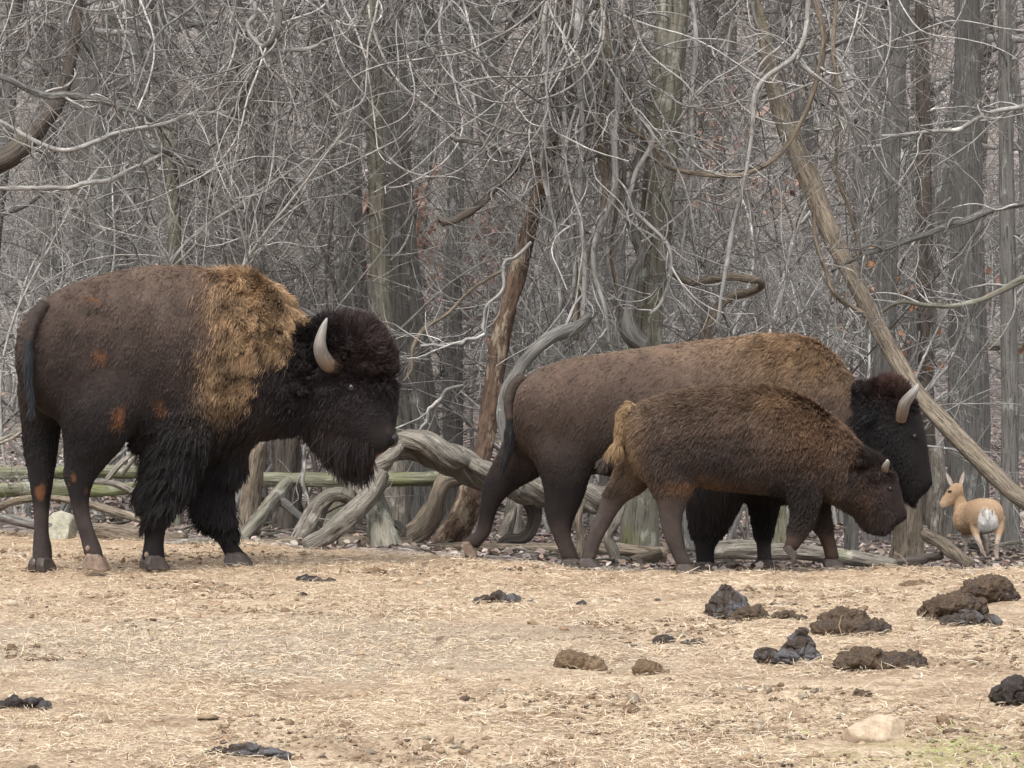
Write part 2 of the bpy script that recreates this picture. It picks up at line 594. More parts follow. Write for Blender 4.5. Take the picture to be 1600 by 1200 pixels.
def tree_proto(seed, height, r, mat, low=0.12, lean=0.03, twmat='twig'):
    """meshes (trunk, branches, twigs) of one forest tree standing at the origin"""
    rs = np.random.RandomState(seed)
    n = 40
    tp, tr = grow(rs, np.zeros((1, 3)), np.array([[rs.normal(0, lean), rs.normal(0, lean), 1.0]]), np.array([height]), n, 0.018, 0.02, np.array([r]), 0.3)
    z = np.linspace(0, height, n + 1)
    tr = tr * (1 + 0.5 * np.exp(-z / 0.22))[None, :]
    tp[:, 0, 2] -= 0.25
    trunk = join_tubes('trunk', [batch_tube(tp, tr, 14, rs, [0.5], ridge=0.1, ridge_f=1.5, seed=seed)], mat)
    # limbs
    p, d, pr, t = sprout(rs, tp, tr, 24, low, 0.97, 0.9, 1.5, 0.3)
    L = height * (0.10 + 0.2 * rs.random(len(p))) * (1.15 - 0.6 * t)
    r1 = np.minimum(pr * 0.42, 0.012 + 0.012 * L)
    lp, lr = grow(rs, p, d, L, 12, 0.1, 0.03, r1, 0.3)
    p, d, pr, t = sprout(rs, lp, lr, 6, 0.15, 1.0, 0.5, 1.2)
    L = 0.35 + 0.9 * rs.random(len(p))
    sp, sr = grow(rs, p, d, L, 8, 0.14, 0.02, np.minimum(pr * 0.6, 0.011), 0.4)
    p, d, pr, t = sprout(rs, sp, sr, 5, 0.1, 1.0, 0.5, 1.1)
    L = 0.15 + 0.4 * rs.random(len(p))
    wp, wr = grow(rs, p, d, L, 4, 0.16, 0.03, np.minimum(pr * 0.7, 0.0055), 0.5)
    br = join_tubes('branches', [batch_tube(lp, lr, 6, rs), batch_tube(sp, sr, 4, rs)], M[twmat])
    tw = join_tubes('twigs', [batch_tube(wp, wr, 3, rs)], M[twmat])
    return trunk, br, tw


def shrub_proto(seed, nstem, hgt, droop=0.0, twmat='twig', wander=0.09, spread=0.5, dens=1.0):
    rs = np.random.RandomState(seed)
    a = rs.uniform(0, 2 * np.pi, nstem)
    base = np.stack([0.12 * np.cos(a), 0.12 * np.sin(a), np.full(nstem, -0.1)], 1)
    D = np.stack([spread * np.cos(a) * rs.random(nstem), spread * np.sin(a) * rs.random(nstem), np.ones(nstem)], 1)
    L = hgt * rs.uniform(0.65, 1.1, nstem)
    lp, lr = grow(rs, base, D, L, 26, wander, 0.02 - droop, rs.uniform(0.011, 0.026, nstem), 0.2, 0.75)
    p, d, pr, t = sprout(rs, lp, lr, int(16 * dens), 0.45, 1.0, 0.5, 1.3)
    L = rs.uniform(0.4, 1.5, len(p))
    sp, sr = grow(rs, p, d, L, 10, 0.13, 0.015 - droop, np.minimum(pr * 0.6, 0.0095), 0.35, 0.75)
    p, d, pr, t = sprout(rs, sp, sr, 5, 0.1, 1.0, 0.5, 1.2)
    L = rs.uniform(0.12, 0.55, len(p))
    wp, wr = grow(rs, p, d, L, 5, 0.17, 0.0 - droop, np.minimum(pr * 0.7, 0.0048), 0.5)
    st = join_tubes('stems', [batch_tube(lp, lr, 7, rs, ridge=0.1, ridge_f=3)], M[twmat])
    tw = join_tubes('twigs', [batch_tube(sp, sr, 4, rs), batch_tube(wp, wr, 3, rs)], M[twmat])
    return st, tw


def place(name, label, cat, group, meshes, names, x, y, rot, sc, sink=0.0, tilt=(0, 0)):
    z = float(ground_z(np.array(x), np.array(y)))
    e = thing(name, (x, y, z - sink), label, cat, group)
    e.rotation_euler = (tilt[0], tilt[1], rot)
    e.scale = (sc, sc, sc)
    for m, nm in zip(meshes, names):
        c = link(nm, m, e)
        if nm != 'trunk':
            c['kind'] = 'stuff'
    return e


PROTO = [tree_proto(100 + i, h, r, M[m], lo, twmat=tm) for i, (h, r, m, lo, tm) in enumerate([
    (13, 0.13, 'bark', 0.22, 'twig'), (15, 0.16, 'bark', 0.24, 'twig_brown'), (12, 0.10, 'bark_pale', 0.2, 'twig'),
    (14, 0.14, 'bark_dark', 0.24, 'twig_brown'), (11, 0.085, 'bark', 0.2, 'twig'), (16, 0.19, 'bark', 0.26, 'twig')])]
SHRUB = [shrub_proto(200 + i, n, h, dr, tm, w, sp) for i, (n, h, dr, tm, w, sp) in enumerate([
    (9, 4.2, 0.01, 'twig', 0.05, 0.7), (8, 3.6, 0.03, 'twig_brown', 0.06, 0.9), (10, 4.6, 0.0, 'twig', 0.045, 0.5),
    (8, 3.2, 0.045, 'twig', 0.07, 1.0), (9, 5.0, 0.012, 'twig_brown', 0.05, 0.6)])]

TREE_LABEL = {0: 'grey barked bare forest tree in the woods behind the bison', 1: 'thick brown twigged bare tree in the woods behind the bison',
              2: 'pale smooth barked slim bare tree in the woods behind the bison', 3: 'dark barked bare tree in the woods behind the bison',
              4: 'slender grey bare young tree in the woods behind the bison', 5: 'stout tall grey bare tree in the woods behind the bison'}


def scatter_trees():
    rs = np.random.RandomState(31)
    pts = []
    for i in range(2500):
        y = 27.5 + 80 * rs.random() ** 1.35
        x = rs.uniform(-1, 1) * (y * 0.165 + 0.6)
        if any((x - a) ** 2 + (y - b) ** 2 < (0.9 + 0.018 * y) ** 2 for a, b in pts):
            continue
        px = 800 + F * x / y
        if (y < 62 and 685 < px < 800) or (y < 31 and px > 1430):
            continue
        pts.append((x, y))
        if len(pts) >= 110:
            break
    for x, y in pts:
        k = rs.randint(6) if y > 42 else (0, 2, 4)[rs.randint(3)]
        place('forest_tree', TREE_LABEL[k], 'tree', TREE_LABEL[k].replace('tree', 'trees', 1), PROTO[k], ('trunk', 'branches', 'twigs'), x, y, rs.uniform(0, 6.28), rs.uniform(0.8, 1.2), 0, rs.normal(0, 0.035, 2))


SHRUB_LABEL = {0: 'grey many stemmed bare understorey shrub among the trunks', 1: 'brown drooping bare understorey shrub among the trunks',
               2: 'tall upright grey bare understorey shrub among the trunks', 3: 'low arching grey bare understorey shrub among the trunks',
               4: 'tall brown twiggy bare understorey shrub among the trunks'}


def scatter_shrubs():
    rs = np.random.RandomState(57)
    pts = []
    for i in range(4000):
        y = 27.0 + 48 * rs.random() ** 1.2
        x = rs.uniform(-1, 1) * (y * 0.16 + 0.6)
        px = 800 + F * x / y
        if y < 58 and 660 < px < 810:
            continue                                   # the open view down the leaf litter
        if y < 33 and (540 < px < 800 or px > 1230) or y < 39 and px > 1330:
            continue
        if any((x - a) ** 2 + (y - b) ** 2 < (0.35 + 0.012 * y) ** 2 for a, b in pts):
            continue
        pts.append((x, y))
        if len(pts) >= 70:
            break
    for x, y in pts:
        k = rs.randint(5)
        place('bare_shrub', SHRUB_LABEL[k], 'shrub', SHRUB_LABEL[k].replace('shrub', 'shrubs', 1), SHRUB[k], ('stems', 'twigs'), x, y, rs.uniform(0, 6.28), rs.uniform(0.75, 1.25))


scatter_trees()
scatter_shrubs()


def far_woods():
    rs = np.random.RandomState(91)
    n = 320
    y = 85 + 130 * rs.random(n)
    x = rs.uniform(-1, 1, n) * (y * 0.18 + 2)
    z = ground_z(x, y) - 0.3
    h = rs.uniform(9, 15, n)
    tp, tr = grow(rs, np.stack([x, y, z], 1), np.stack([rs.normal(0, .05, n), rs.normal(0, .05, n), np.ones(n)], 1), h, 12, 0.03, 0.02, rs.uniform(0.07, 0.2, n), 0.3)
    p, d, pr, t = sprout(rs, tp, tr, 14, 0.15, 1.0, 0.7, 1.4, 0.3)
    lp, lr = grow(rs, p, d, rs.uniform(1.0, 3.2, len(p)), 6, 0.14, 0.03, np.minimum(pr * 0.4, 0.04), 0.3)
    p, d, pr, t = sprout(rs, lp, lr, 3, 0.2, 1.0, 0.5, 1.2)
    sp, sr = grow(rs, p, d, rs.uniform(0.5, 1.9, len(p)), 4, 0.16, 0.03, np.minimum(pr * 0.6, 0.016), 0.5)
    link('far_woods', join_tubes('far_woods', [batch_tube(tp, tr, 5, rs), batch_tube(lp, lr, 3, rs), batch_tube(sp, sr, 3, rs)], M['twig']), kind='stuff',
         label='distant bare grey woodland on the hillside', category='woods')


far_woods()


# ---- single trunks, logs, limbs and vines that the photograph lets one pick out
def path_log(name, pts, mat, label, cat, group=None, rscale=1.0, n=70, sides=16, ridge=0.16, rf=4.0, seed=1, cap=True, twigs=0, twist=0.0, wob=0.0, twlen=(0.3, 1.0), twup=0.0, extra=None, part='trunk', twmat='twig'):
    """pts rows: px, py, depth, radius in pixels -> a gnarled tube (with side twigs when asked for)"""
    rs = np.random.RandomState(seed + 1000)
    a = np.asarray(pts, float)
    xyz = P(a[:, 0], a[:, 1], a[:, 2])
    r = a[:, 3] / F * a[:, 2] * rscale
    sp = spline(np.concatenate([xyz[:, [0, 2, 1]], r[:, None]], 1), n)
    Pt = sp[:, [0, 2, 1]]
    R = np.maximum(sp[:, 3], 0.001)
    if wob:
        s = np.linspace(0, 1, n)[:, None] * 9 + seed * 3.1
        Pt = Pt + wob * np.concatenate([vn3(np.concatenate([s, 0 * s, 0 * s + k], 1), 1.0, seed + k)[:, None] for k in range(3)], 1)
    base = Pt[np.argmin(Pt[:, 2])].copy()
    loc = Vector((float(base[0]), float(base[1]), float(base[2])))
    Q = Pt - base
    parts = [batch_tube(Q[None], R[None], sides, rs, [0.5], cap, ridge, rf, seed, twist)]
    if not twigs and not extra:
        return link(name, join_tubes(name, parts, M[mat]), None, loc, label=label, category=cat, **({'group': group} if group else {}))
    e = thing(name, loc, label, cat, group)
    tube_obj(part, parts, M[mat], e)
    if twigs:
        p, d, pr, t = sprout(rs, Q[None], R[None], twigs, 0.33 if part == 'trunk' else 0.1, 1.0, 0.5, 1.3)
        lp, lr = grow(rs, p, d, rs.uniform(*twlen, len(p)), 10, 0.13, twup, np.minimum(pr * 0.5, 0.009), 0.35, 0.75)
        p, d, pr, t = sprout(rs, lp, lr, 5, 0.15, 1.0, 0.5, 1.2)
        wp, wr = grow(rs, p, d, rs.uniform(0.1, 0.45, len(p)), 5, 0.16, 0.0, np.minimum(pr * 0.7, 0.0042), 0.5)
        tube_obj('twigs', [batch_tube(lp, lr, 4, rs), batch_tube(wp, wr, 3, rs)], M[twmat], e)
    if extra:
        extra(e, base)
    return e


# standing trunks
T = path_log
T('forest_tree', [(1508, 862, 30.2, 40), (1511, 820, 30.2, 34), (1514, 650, 30.2, 32), (1511, 450, 30.2, 29), (1510, 250, 30.2, 24), (1512, 60, 30.2, 20), (1508, -250, 30.2, 18), (1500, -800, 30.2, 12)], 'bark_pale',
  'broad straight grey trunk with fine vertical bark ridges behind the small antelope', 'tree', n=110, sides=22, ridge=0.07, rf=1.5, seed=3, cap=False, twigs=26, twlen=(0.5, 1.6))
T('forest_tree', [(1000, 872, 24.0, 34), (1000, 830, 24.0, 31), (1003, 700, 24.0, 27), (1008, 540, 24.0, 25), (1022, 380, 24.0, 26), (1032, 250, 24.0, 25), (1046, 80, 24.0, 26), (1056, -120, 24, 24), (1070, -600, 24, 17)], 'bark_moss',
  'dark leaning mossy trunk with a knot rising behind the walking cow bison', 'tree', n=110, sides=22, ridge=0.1, rf=1.5, seed=5, cap=False, twigs=20, twlen=(0.4, 1.2))
T('forest_tree', [(668, 850, 25.4, 38), (664, 790, 25.4, 34), (652, 680, 25.4, 33), (640, 560, 25.4, 32), (632, 450, 25.4, 27), (626, 300, 25.4, 20), (618, 60, 25.4, 14), (608, -300, 25.4, 11), (600, -800, 25.4, 8)], 'bark',
  'thick dark furrowed trunk just beyond the bull bison\'s nose', 'tree', n=110, sides=24, ridge=0.09, rf=1.5, seed=7, cap=False, twigs=12)
T('forest_tree', [(620, 860, 24.6, 19), (617, 780, 24.6, 17), (610, 640, 24.6, 17), (598, 480, 24.6, 16), (592, 340, 24.6, 15), (585, 150, 24.6, 13), (578, -100, 24.6, 11), (570, -500, 24.6, 8)], 'bark_moss',
  'lichen covered slim green grey trunk touching the thick dark one', 'tree', n=90, sides=16, ridge=0.1, rf=2, seed=9, cap=False, twigs=14)
T('forest_tree', [(707, 850, 27.0, 19), (706, 780, 27.0, 16), (708, 600, 27.0, 15), (707, 430, 27.0, 14), (712, 300, 27.0, 13), (705, 100, 27, 12), (700, -200, 27, 10), (690, -600, 27, 7)], 'bark_pale',
  'pale straight slim trunk with a dark split near its foot', 'tree', n=90, sides=16, ridge=0.08, rf=2, seed=11, cap=False, twigs=14)
T('forest_tree', [(560, 830, 26.0, 26), (556, 640, 26.0, 24), (553, 480, 26.0, 22), (548, 330, 26.0, 20), (545, 100, 26, 18), (540, -200, 26, 15), (535, -700, 26, 10)], 'bark',
  'grey lichen spotted trunk behind the bull bison\'s forehead', 'tree', n=90, sides=18, ridge=0.09, rf=2, seed=13, cap=False, twigs=16)
T('forest_tree', [(1578, 855, 29.0, 17), (1578, 700, 29.0, 14), (1576, 520, 29.0, 13), (1573, 300, 29.0, 12), (1570, 60, 29, 11), (1566, -300, 29, 9)], 'bark',
  'narrow grey trunk beside the broad ridged one', 'tree', n=90, sides=14, ridge=0.08, rf=2, seed=15, cap=False, twigs=14)
T('forest_tree', [(1452, 850, 32.0, 16), (1448, 700, 32.0, 13), (1446, 520, 32.0, 13), (1444, 300, 32.0, 12), (1440, 0, 32, 10), (1436, -300, 32, 9)], 'bark_dark',
  'narrow dark trunk half hidden behind the leaning pole', 'tree', n=90, sides=14, ridge=0.08, rf=2, seed=16, cap=False, twigs=14)
T('rotting_tree', [(695, 862, 23.2, 27), (712, 830, 23.2, 24), (735, 775, 23.2, 23), (755, 700, 23.3, 15), (770, 620, 23.4, 15), (782, 530, 23.5, 15), (800, 455, 23.6, 14), (822, 375, 23.7, 12), (842, 300, 23.8, 12), (862, 200, 23.9, 13), (878, 90, 24, 12), (884, -80, 24, 11), (890, -400, 24, 8)], 'bark_rot',
  'reddish brown rotting leaning trunk with flaking bark beneath the vines', 'tree', n=150, sides=18, ridge=0.3, rf=7, seed=17, cap=False, twigs=10)
T('leaning_pole', [(1640, 805, 22.6, 15), (1590, 775, 22.8, 16), (1530, 718, 23.1, 17), (1475, 662, 23.4, 17), (1430, 610, 23.7, 16), (1390, 545, 24.0, 15), (1340, 450, 24.3, 15), (1300, 370, 24.6, 17), (1268, 290, 24.9, 18), (1240, 225, 25.1, 19), (1212, 150, 25.3, 15), (1195, 60, 25.5, 12), (1170, -30, 25.7, 10), (1140, -200, 26, 8)], 'wood_brown',
  'long bare fallen pole leaning diagonally across the wood behind the cow', 'fallen tree', n=170, sides=18, ridge=0.16, rf=2.5, seed=19, cap=True, rscale=0.85)
T('bare_sapling', [(275, 850, 24.5, 12), (274, 600, 24.5, 11), (273, 400, 24.5, 11), (272, 300, 24.5, 11), (268, 240, 24.5, 12), (264, 200, 24.5, 11)], 'bark_moss',
  'short snapped trunk standing behind the bull bison\'s back', 'tree', n=60, sides=14, ridge=0.12, rf=3, seed=21, cap=True, twigs=10)
T('dead_limb', [(-30, 262, 24.2, 19), (20, 240, 24.2, 17), (60, 200, 24.3, 13), (90, 160, 24.4, 12), (108, 110, 24.5, 10), (120, 30, 24.6, 8), (128, -60, 24.6, 6)], 'bark_dark',
  'dark broken rotting limb slanting up behind the bull bison\'s rump', 'branch', n=80, sides=14, ridge=0.2, rf=6, seed=23)

# limbs
L_ = [
    ('lichened_branch', [(-20, 112, 23.8, 7), (60, 145, 23.8, 7), (110, 151, 23.8, 8), (160, 160, 23.8, 7), (205, 175, 23.8, 6), (245, 190, 23.8, 5), (270, 205, 23.8, 4)], 'bark_pale', 'pale lichen coated branch reaching towards the snapped trunk'),
    ('hooked_branch', [(222, 222, 24.0, 8), (235, 232, 24.0, 9), (252, 236, 24.0, 9), (275, 240, 24.1, 10), (292, 258, 24.2, 9), (312, 278, 24.4, 6), (335, 290, 24.6, 4)], 'bark', 'short thick hooked grey branch beside the snapped trunk top'),
    ('long_branch', [(-10, 292, 23.6, 4), (60, 294, 23.6, 5), (120, 290, 23.6, 5), (180, 278, 23.7, 5), (240, 250, 23.9, 5), (265, 236, 24.1, 5)], 'twig', 'long thin grey branch running level above the bull bison\'s rump'),
    ('arching_branch', [(0, 190, 23.6, 4), (70, 228, 23.6, 5), (120, 230, 23.6, 5), (180, 210, 23.6, 5), (230, 200, 23.7, 4), (300, 178, 23.8, 4), (360, 178, 23.9, 3)], 'twig', 'low arching grey branch crossing the dark rotting limb'),
    ('forked_branch', [(430, -10, 23.6, 8), (436, 30, 23.6, 8), (430, 60, 23.6, 7), (410, 75, 23.7, 7), (395, 110, 23.7, 8), (375, 150, 23.8, 7), (360, 175, 23.9, 6), (345, 215, 24, 5), (318, 240, 24.1, 4)], 'bark', 'grey forked branch curling down from the treetops above the bull'),
    ('crooked_branch', [(395, -10, 23.7, 5), (398, 20, 23.7, 5), (385, 40, 23.7, 5), (398, 60, 23.7, 5), (412, 72, 23.7, 5), (440, 78, 23.7, 5), (480, 75, 23.8, 5), (508, 72, 23.8, 4)], 'twig', 'pale crooked branch bending level above the bull'),
    ('curved_limb', [(690, 346, 23.6, 7), (715, 342, 23.6, 8), (740, 325, 23.6, 8), (770, 300, 23.6, 8), (795, 275, 23.7, 7), (820, 250, 23.8, 6), (850, 235, 23.9, 5)], 'bark_dark', 'dark upcurved limb leading into the hanging vines'),
    ('level_branch', [(702, 216, 23.8, 6), (740, 219, 23.8, 6), (775, 230, 23.8, 7), (800, 240, 23.8, 5)], 'bark', 'stubby grey branch poking out level from the vines'),
    ('pale_limb', [(1640, 310, 24.0, 8), (1580, 322, 24.0, 7), (1540, 332, 24.0, 8), (1490, 352, 24.0, 7), (1440, 370, 24.0, 6), (1390, 388, 24.0, 5), (1345, 402, 24.0, 4), (1300, 425, 24.1, 3)], 'bark_pale', 'pale lichened limb sweeping down past the broad ridged trunk'),
    ('drooping_limb', [(1640, 415, 24.6, 8), (1590, 440, 24.6, 8), (1545, 466, 24.6, 6), (1500, 475, 24.6, 5), (1450, 476, 24.6, 5), (1412, 472, 24.6, 4), (1385, 484, 24.6, 4), (1368, 492, 24.6, 3)], 'bark_moss', 'drooping mossy limb crossing the broad ridged trunk'),
    ('upper_limb', [(1640, 165, 24.3, 6), (1560, 172, 24.3, 5), (1500, 200, 24.3, 5), (1440, 205, 24.3, 4), (1380, 215, 24.3, 3)], 'twig', 'thin pale upper limb crossing the broad ridged trunk'),
    ('curled_limb', [(1040, 405, 24.4, 4), (1052, 425, 24.3, 6), (1075, 438, 24.2, 8), (1110, 436, 24.2, 8), (1150, 434, 24.2, 8), (1185, 436, 24.2, 8), (1190, 448, 24.3, 7), (1172, 458, 24.4, 9), (1150, 462, 24.5, 10), (1130, 472, 24.5, 10), (1112, 495, 24.5, 11), (1100, 520, 24.5, 11), (1095, 570, 24.5, 12)], 'wood_brown', 'twisted limb curling back on itself above the cow bison\'s back'),
    ('bent_trunk', [(1010, 545, 23.4, 16), (985, 520, 23.4, 20), (978, 480, 23.5, 14), (990, 430, 23.6, 10), (1000, 400, 23.6, 9), (990, 360, 23.7, 10), (985, 320, 23.8, 9), (990, 280, 23.9, 8), (1005, 220, 24, 7), (1020, 160, 24, 5)], 'bark', 'bent grey lichened stem rising beside the dark leaning trunk'),
    ('arched_log', [(792, 690, 22.9, 16), (788, 650, 22.9, 17), (795, 605, 22.9, 15), (815, 570, 22.9, 13), (845, 540, 22.9, 14), (875, 522, 23.0, 15), (905, 508, 23.1, 12), (925, 490, 23.2, 9)], 'bark', 'grey arched log curving up behind the cow bison\'s rump'),
]
for i, (nm, pts, mt, lb) in enumerate(L_):
    T(nm, pts, mt, lb, 'branch', rscale=0.75, n=70, sides=12, ridge=0.14, rf=5, seed=40 + i, twigs=9 if i not in (11, 13) else 0, twlen=(0.25, 0.9), part='limb', cap=True, wob=0.012)

# hanging vines
V_ = [
    [(1268, -20, 23.4, 6), (1288, 50, 23.4, 6), (1280, 110, 23.4, 6), (1262, 170, 23.4, 6), (1238, 215, 23.4, 6), (1205, 250, 23.4, 6), (1160, 270, 23.4, 6), (1100, 269, 23.4, 6), (1045, 262, 23.5, 6), (1012, 245, 23.6, 5), (985, 215, 23.7, 4)],
    [(1262, -20, 23.2, 6), (1258, 50, 23.2, 6), (1240, 92, 23.2, 6), (1200, 120, 23.2, 6), (1180, 150, 23.2, 6), (1174, 210, 23.2, 5), (1165, 280, 23.2, 5), (1150, 340, 23.3, 5), (1140, 400, 23.3, 6), (1128, 450, 23.3, 5), (1122, 515, 23.4, 5)],
    [(1240, 95, 23.2, 5), (1275, 120, 23.3, 5), (1305, 150, 23.4, 4), (1330, 200, 23.5, 4), (1345, 235, 23.6, 3)],
    [(1270, 300, 23.6, 4), (1275, 370, 23.6, 5), (1290, 420, 23.6, 5), (1300, 455, 23.6, 6), (1330, 480, 23.7, 6), (1350, 495, 23.7, 5), (1362, 520, 23.7, 4)],
    [(1000, 180, 23.2, 5), (1020, 210, 23.2, 6), (1005, 250, 23.2, 6), (990, 290, 23.2, 6), (985, 320, 23.2, 5), (1010, 345, 23.2, 5), (1045, 380, 23.2, 5), (1050, 430, 23.2, 5), (1035, 475, 23.2, 4), (1018, 490, 23.2, 4)],
    [(930, 20, 23.2, 5), (922, 35, 23.2, 5), (938, 48, 23.2, 5), (945, 90, 23.2, 4), (952, 130, 23.2, 4)],
    [(940, 150, 23.3, 4), (960, 180, 23.3, 5), (985, 200, 23.3, 5), (1010, 220, 23.3, 5), (1040, 245, 23.3, 5)],
    [(870, 60, 23.3, 5), (880, 140, 23.3, 6), (884, 240, 23.3, 6), (890, 330, 23.3, 6), (900, 410, 23.3, 6), (893, 470, 23.3, 5)],
    [(905, -20, 23.2, 7), (900, 90, 23.2, 8), (910, 200, 23.2, 8), (905, 300, 23.2, 8), (915, 400, 23.2, 7), (912, 530, 23.2, 6)],
    [(940, -20, 23.3, 8), (948, 100, 23.3, 9), (938, 210, 23.3, 9), (945, 300, 23.3, 9), (930, 380, 23.3, 8), (905, 450, 23.3, 8), (898, 530, 23.3, 7)],
    [(965, 120, 23.2, 7), (960, 200, 23.2, 8), (962, 280, 23.2, 8), (945, 340, 23.2, 9), (925, 400, 23.2, 7), (940, 460, 23.2, 6), (948, 540, 23.2, 5)],
    [(860, -20, 23.4, 6), (850, 80, 23.4, 7), (858, 170, 23.4, 7), (850, 260, 23.4, 6), (868, 360, 23.4, 5), (878, 480, 23.4, 5)],
    [(984, 30, 23.5, 6), (982, 90, 23.5, 6), (990, 150, 23.5, 6), (975, 230, 23.5, 6), (970, 300, 23.5, 5), (955, 400, 23.5, 5), (965, 500, 23.5, 4)],
    [(740, 150, 23.7, 4), (745, 190, 23.7, 4), (760, 225, 23.7, 4), (780, 280, 23.7, 4), (800, 330, 23.7, 4), (812, 365, 23.7, 3)],
    [(1080, -20, 23.9, 5), (1090, 60, 23.9, 6), (1080, 150, 23.9, 6), (1085, 240, 23.9, 5), (1075, 330, 23.9, 5), (1060, 420, 23.9, 4)],
    [(1310, -20, 24, 5), (1300, 70, 24, 5), (1312, 160, 24, 5), (1308, 260, 24, 4), (1325, 330, 24, 4), (1345, 395, 24, 3)],
    [(828, 380, 23.2, 4), (810, 400, 23.2, 4), (790, 415, 23.2, 4), (788, 450, 23.2, 4), (765, 475, 23.2, 4), (755, 510, 23.2, 4), (766, 528, 23.2, 3)],
    [(755, 520, 23.1, 4), (720, 535, 23.1, 4), (680, 540, 23.1, 4), (655, 540, 23.1, 3)],
    [(790, 415, 23.2, 4), (740, 452, 23.3, 4), (700, 490, 23.3, 4), (668, 508, 23.3, 5), (648, 540, 23.3, 5), (640, 580, 23.3, 4), (628, 600, 23.3, 3)],
    [(722, 602, 23.4, 3), (695, 612, 23.4, 4), (675, 635, 23.4, 4), (660, 670, 23.4, 4), (650, 690, 23.4, 4)],
    [(490, 690, 22.7, 4), (478, 700, 22.7, 4), (474, 735, 22.7, 5), (480, 770, 22.7, 5), (492, 800, 22.7, 5), (500, 838, 22.7, 5)],
]
VL = ['heavy grey vine swinging in a long U beneath the treetops', 'forked grey vine hanging beside the dark leaning trunk', 'thin vine arm branching off the forked vine', 'curving vine hanging against the leaning pole',
      'pale zigzag vine in front of the dark leaning trunk', 'short hooked vine tip among the hanging vines', 'thin vine slanting over the dark leaning trunk'] + \
     ['thick brown vine in the hanging curtain above the cow bison'] * 6 + ['slender vine dangling left of the hanging curtain'.replace('left of', 'just outside')] + \
     ['straight vine hanging beyond the dark leaning trunk', 'straight vine hanging in front of the leaning pole top', 'white dead vine dropping past the rotting trunk', 'white dead twig sticking out level beside the rotting trunk',
      'long slanting bare twig in front of the thick dark trunk', 'thin forked twig standing before the pale slim trunk', 'curved upright stem rising beside the bull bison\'s throat']
for i, pts in enumerate(V_):
    g = 'thick vines of the hanging curtain' if 7 <= i <= 12 else None
    T('vine', pts, 'twig' if i % 3 else 'wood_brown', VL[i], 'vine', g, rscale=0.68, n=60, sides=8, ridge=0.12, rf=6, seed=80 + i, twigs=(7 if i < 16 else 3), twlen=(0.2, 0.8), part='stem', cap=True, wob=0.015, twup=-0.02)


def vine_mass(px0, px1, ytop, ybot, Z, n, seed, label, name='vine_curtain'):
    """many thin vines hanging in one tangled mass"""
    rs = np.random.RandomState(seed)
    base = P((px0 + px1) / 2, ybot, Z)
    x = rs.uniform(px0, px1, n)
    p0 = P(x, rs.uniform(ytop - 60, ytop + (ybot - ytop) * 0.35, n), Z + rs.normal(0, 0.25, n)) - base
    D = np.stack([rs.normal(0, 0.35, n), rs.normal(0, 0.3, n), -np.ones(n)], 1)
    lp, lr = grow(rs, p0, D, rs.uniform(0.8, 2.3, n), 26, 0.075, -0.02, rs.uniform(0.004, 0.011, n), 0.4, 0.8)
    p, d, pr, t = sprout(rs, lp, lr, 6, 0.1, 1, 0.4, 1.3)
    wp, wr = grow(rs, p, d, rs.uniform(0.15, 0.7, len(p)), 7, 0.16, -0.02, np.minimum(pr * 0.7, 0.0042), 0.5, 0.75)
    e = thing(name, Vector(base), label, 'vines')
    tube_obj('stems', [batch_tube(lp, lr, 5, rs)], M['twig'], e)
    tube_obj('twigs', [batch_tube(wp, wr, 3, rs)], M['twig_brown'], e)


vine_mass(850, 985, -60, 530, 23.35, 120, 3, 'dense curtain of thin vines hanging behind the cow bison')
vine_mass(330, 480, -60, 330, 24.2, 60, 5, 'loose tangle of thin vines hanging above the bull bison\'s hump')
vine_mass(0, 260, -80, 300, 24.6, 70, 9, 'matted vine tangle over the dark rotting limb')
vine_mass(500, 760, -80, 260, 24.4, 70, 11, 'thin vine tangle draped over the thick dark trunk')
vine_mass(1080, 1420, -80, 300, 24.8, 70, 13, 'sparse thin vine tangle behind the leaning pole')

# twiggy bushes of the wood's edge, one by one
for i, (px, Z, sc, k, lb) in enumerate([
        (60, 25.0, 0.95, 0, 'grey twiggy bush at the wood edge behind the bull bison\'s rump'), (185, 25.4, 1.0, 3, 'arching twiggy bush beside the snapped trunk'),
        (345, 25.2, 1.0, 2, 'upright twiggy bush behind the bull bison\'s hump'), (440, 25.6, 1.05, 1, 'brown twiggy bush behind the bull bison\'s neck'),
        (510, 26.2, 1.0, 4, 'tall brown twiggy bush behind the bull bison\'s head'), (880, 26.5, 0.8, 2, 'upright twiggy bush beneath the vine curtain'),
        (1100, 25.6, 0.9, 2, 'upright grey twiggy bush behind the middle of the cow bison\'s back'), (1190, 26.2, 0.85, 4, 'brown twiggy bush behind the cow bison\'s shoulder'),
        (1320, 30.4, 1.0, 2, 'upright twiggy bush behind the leaning pole')]):
    p = P(px, 800, Z)
    place('twiggy_bush', lb, 'shrub', None, SHRUB[k], ('stems', 'twigs'), float(p[0]), Z, 1.3 * i, sc)


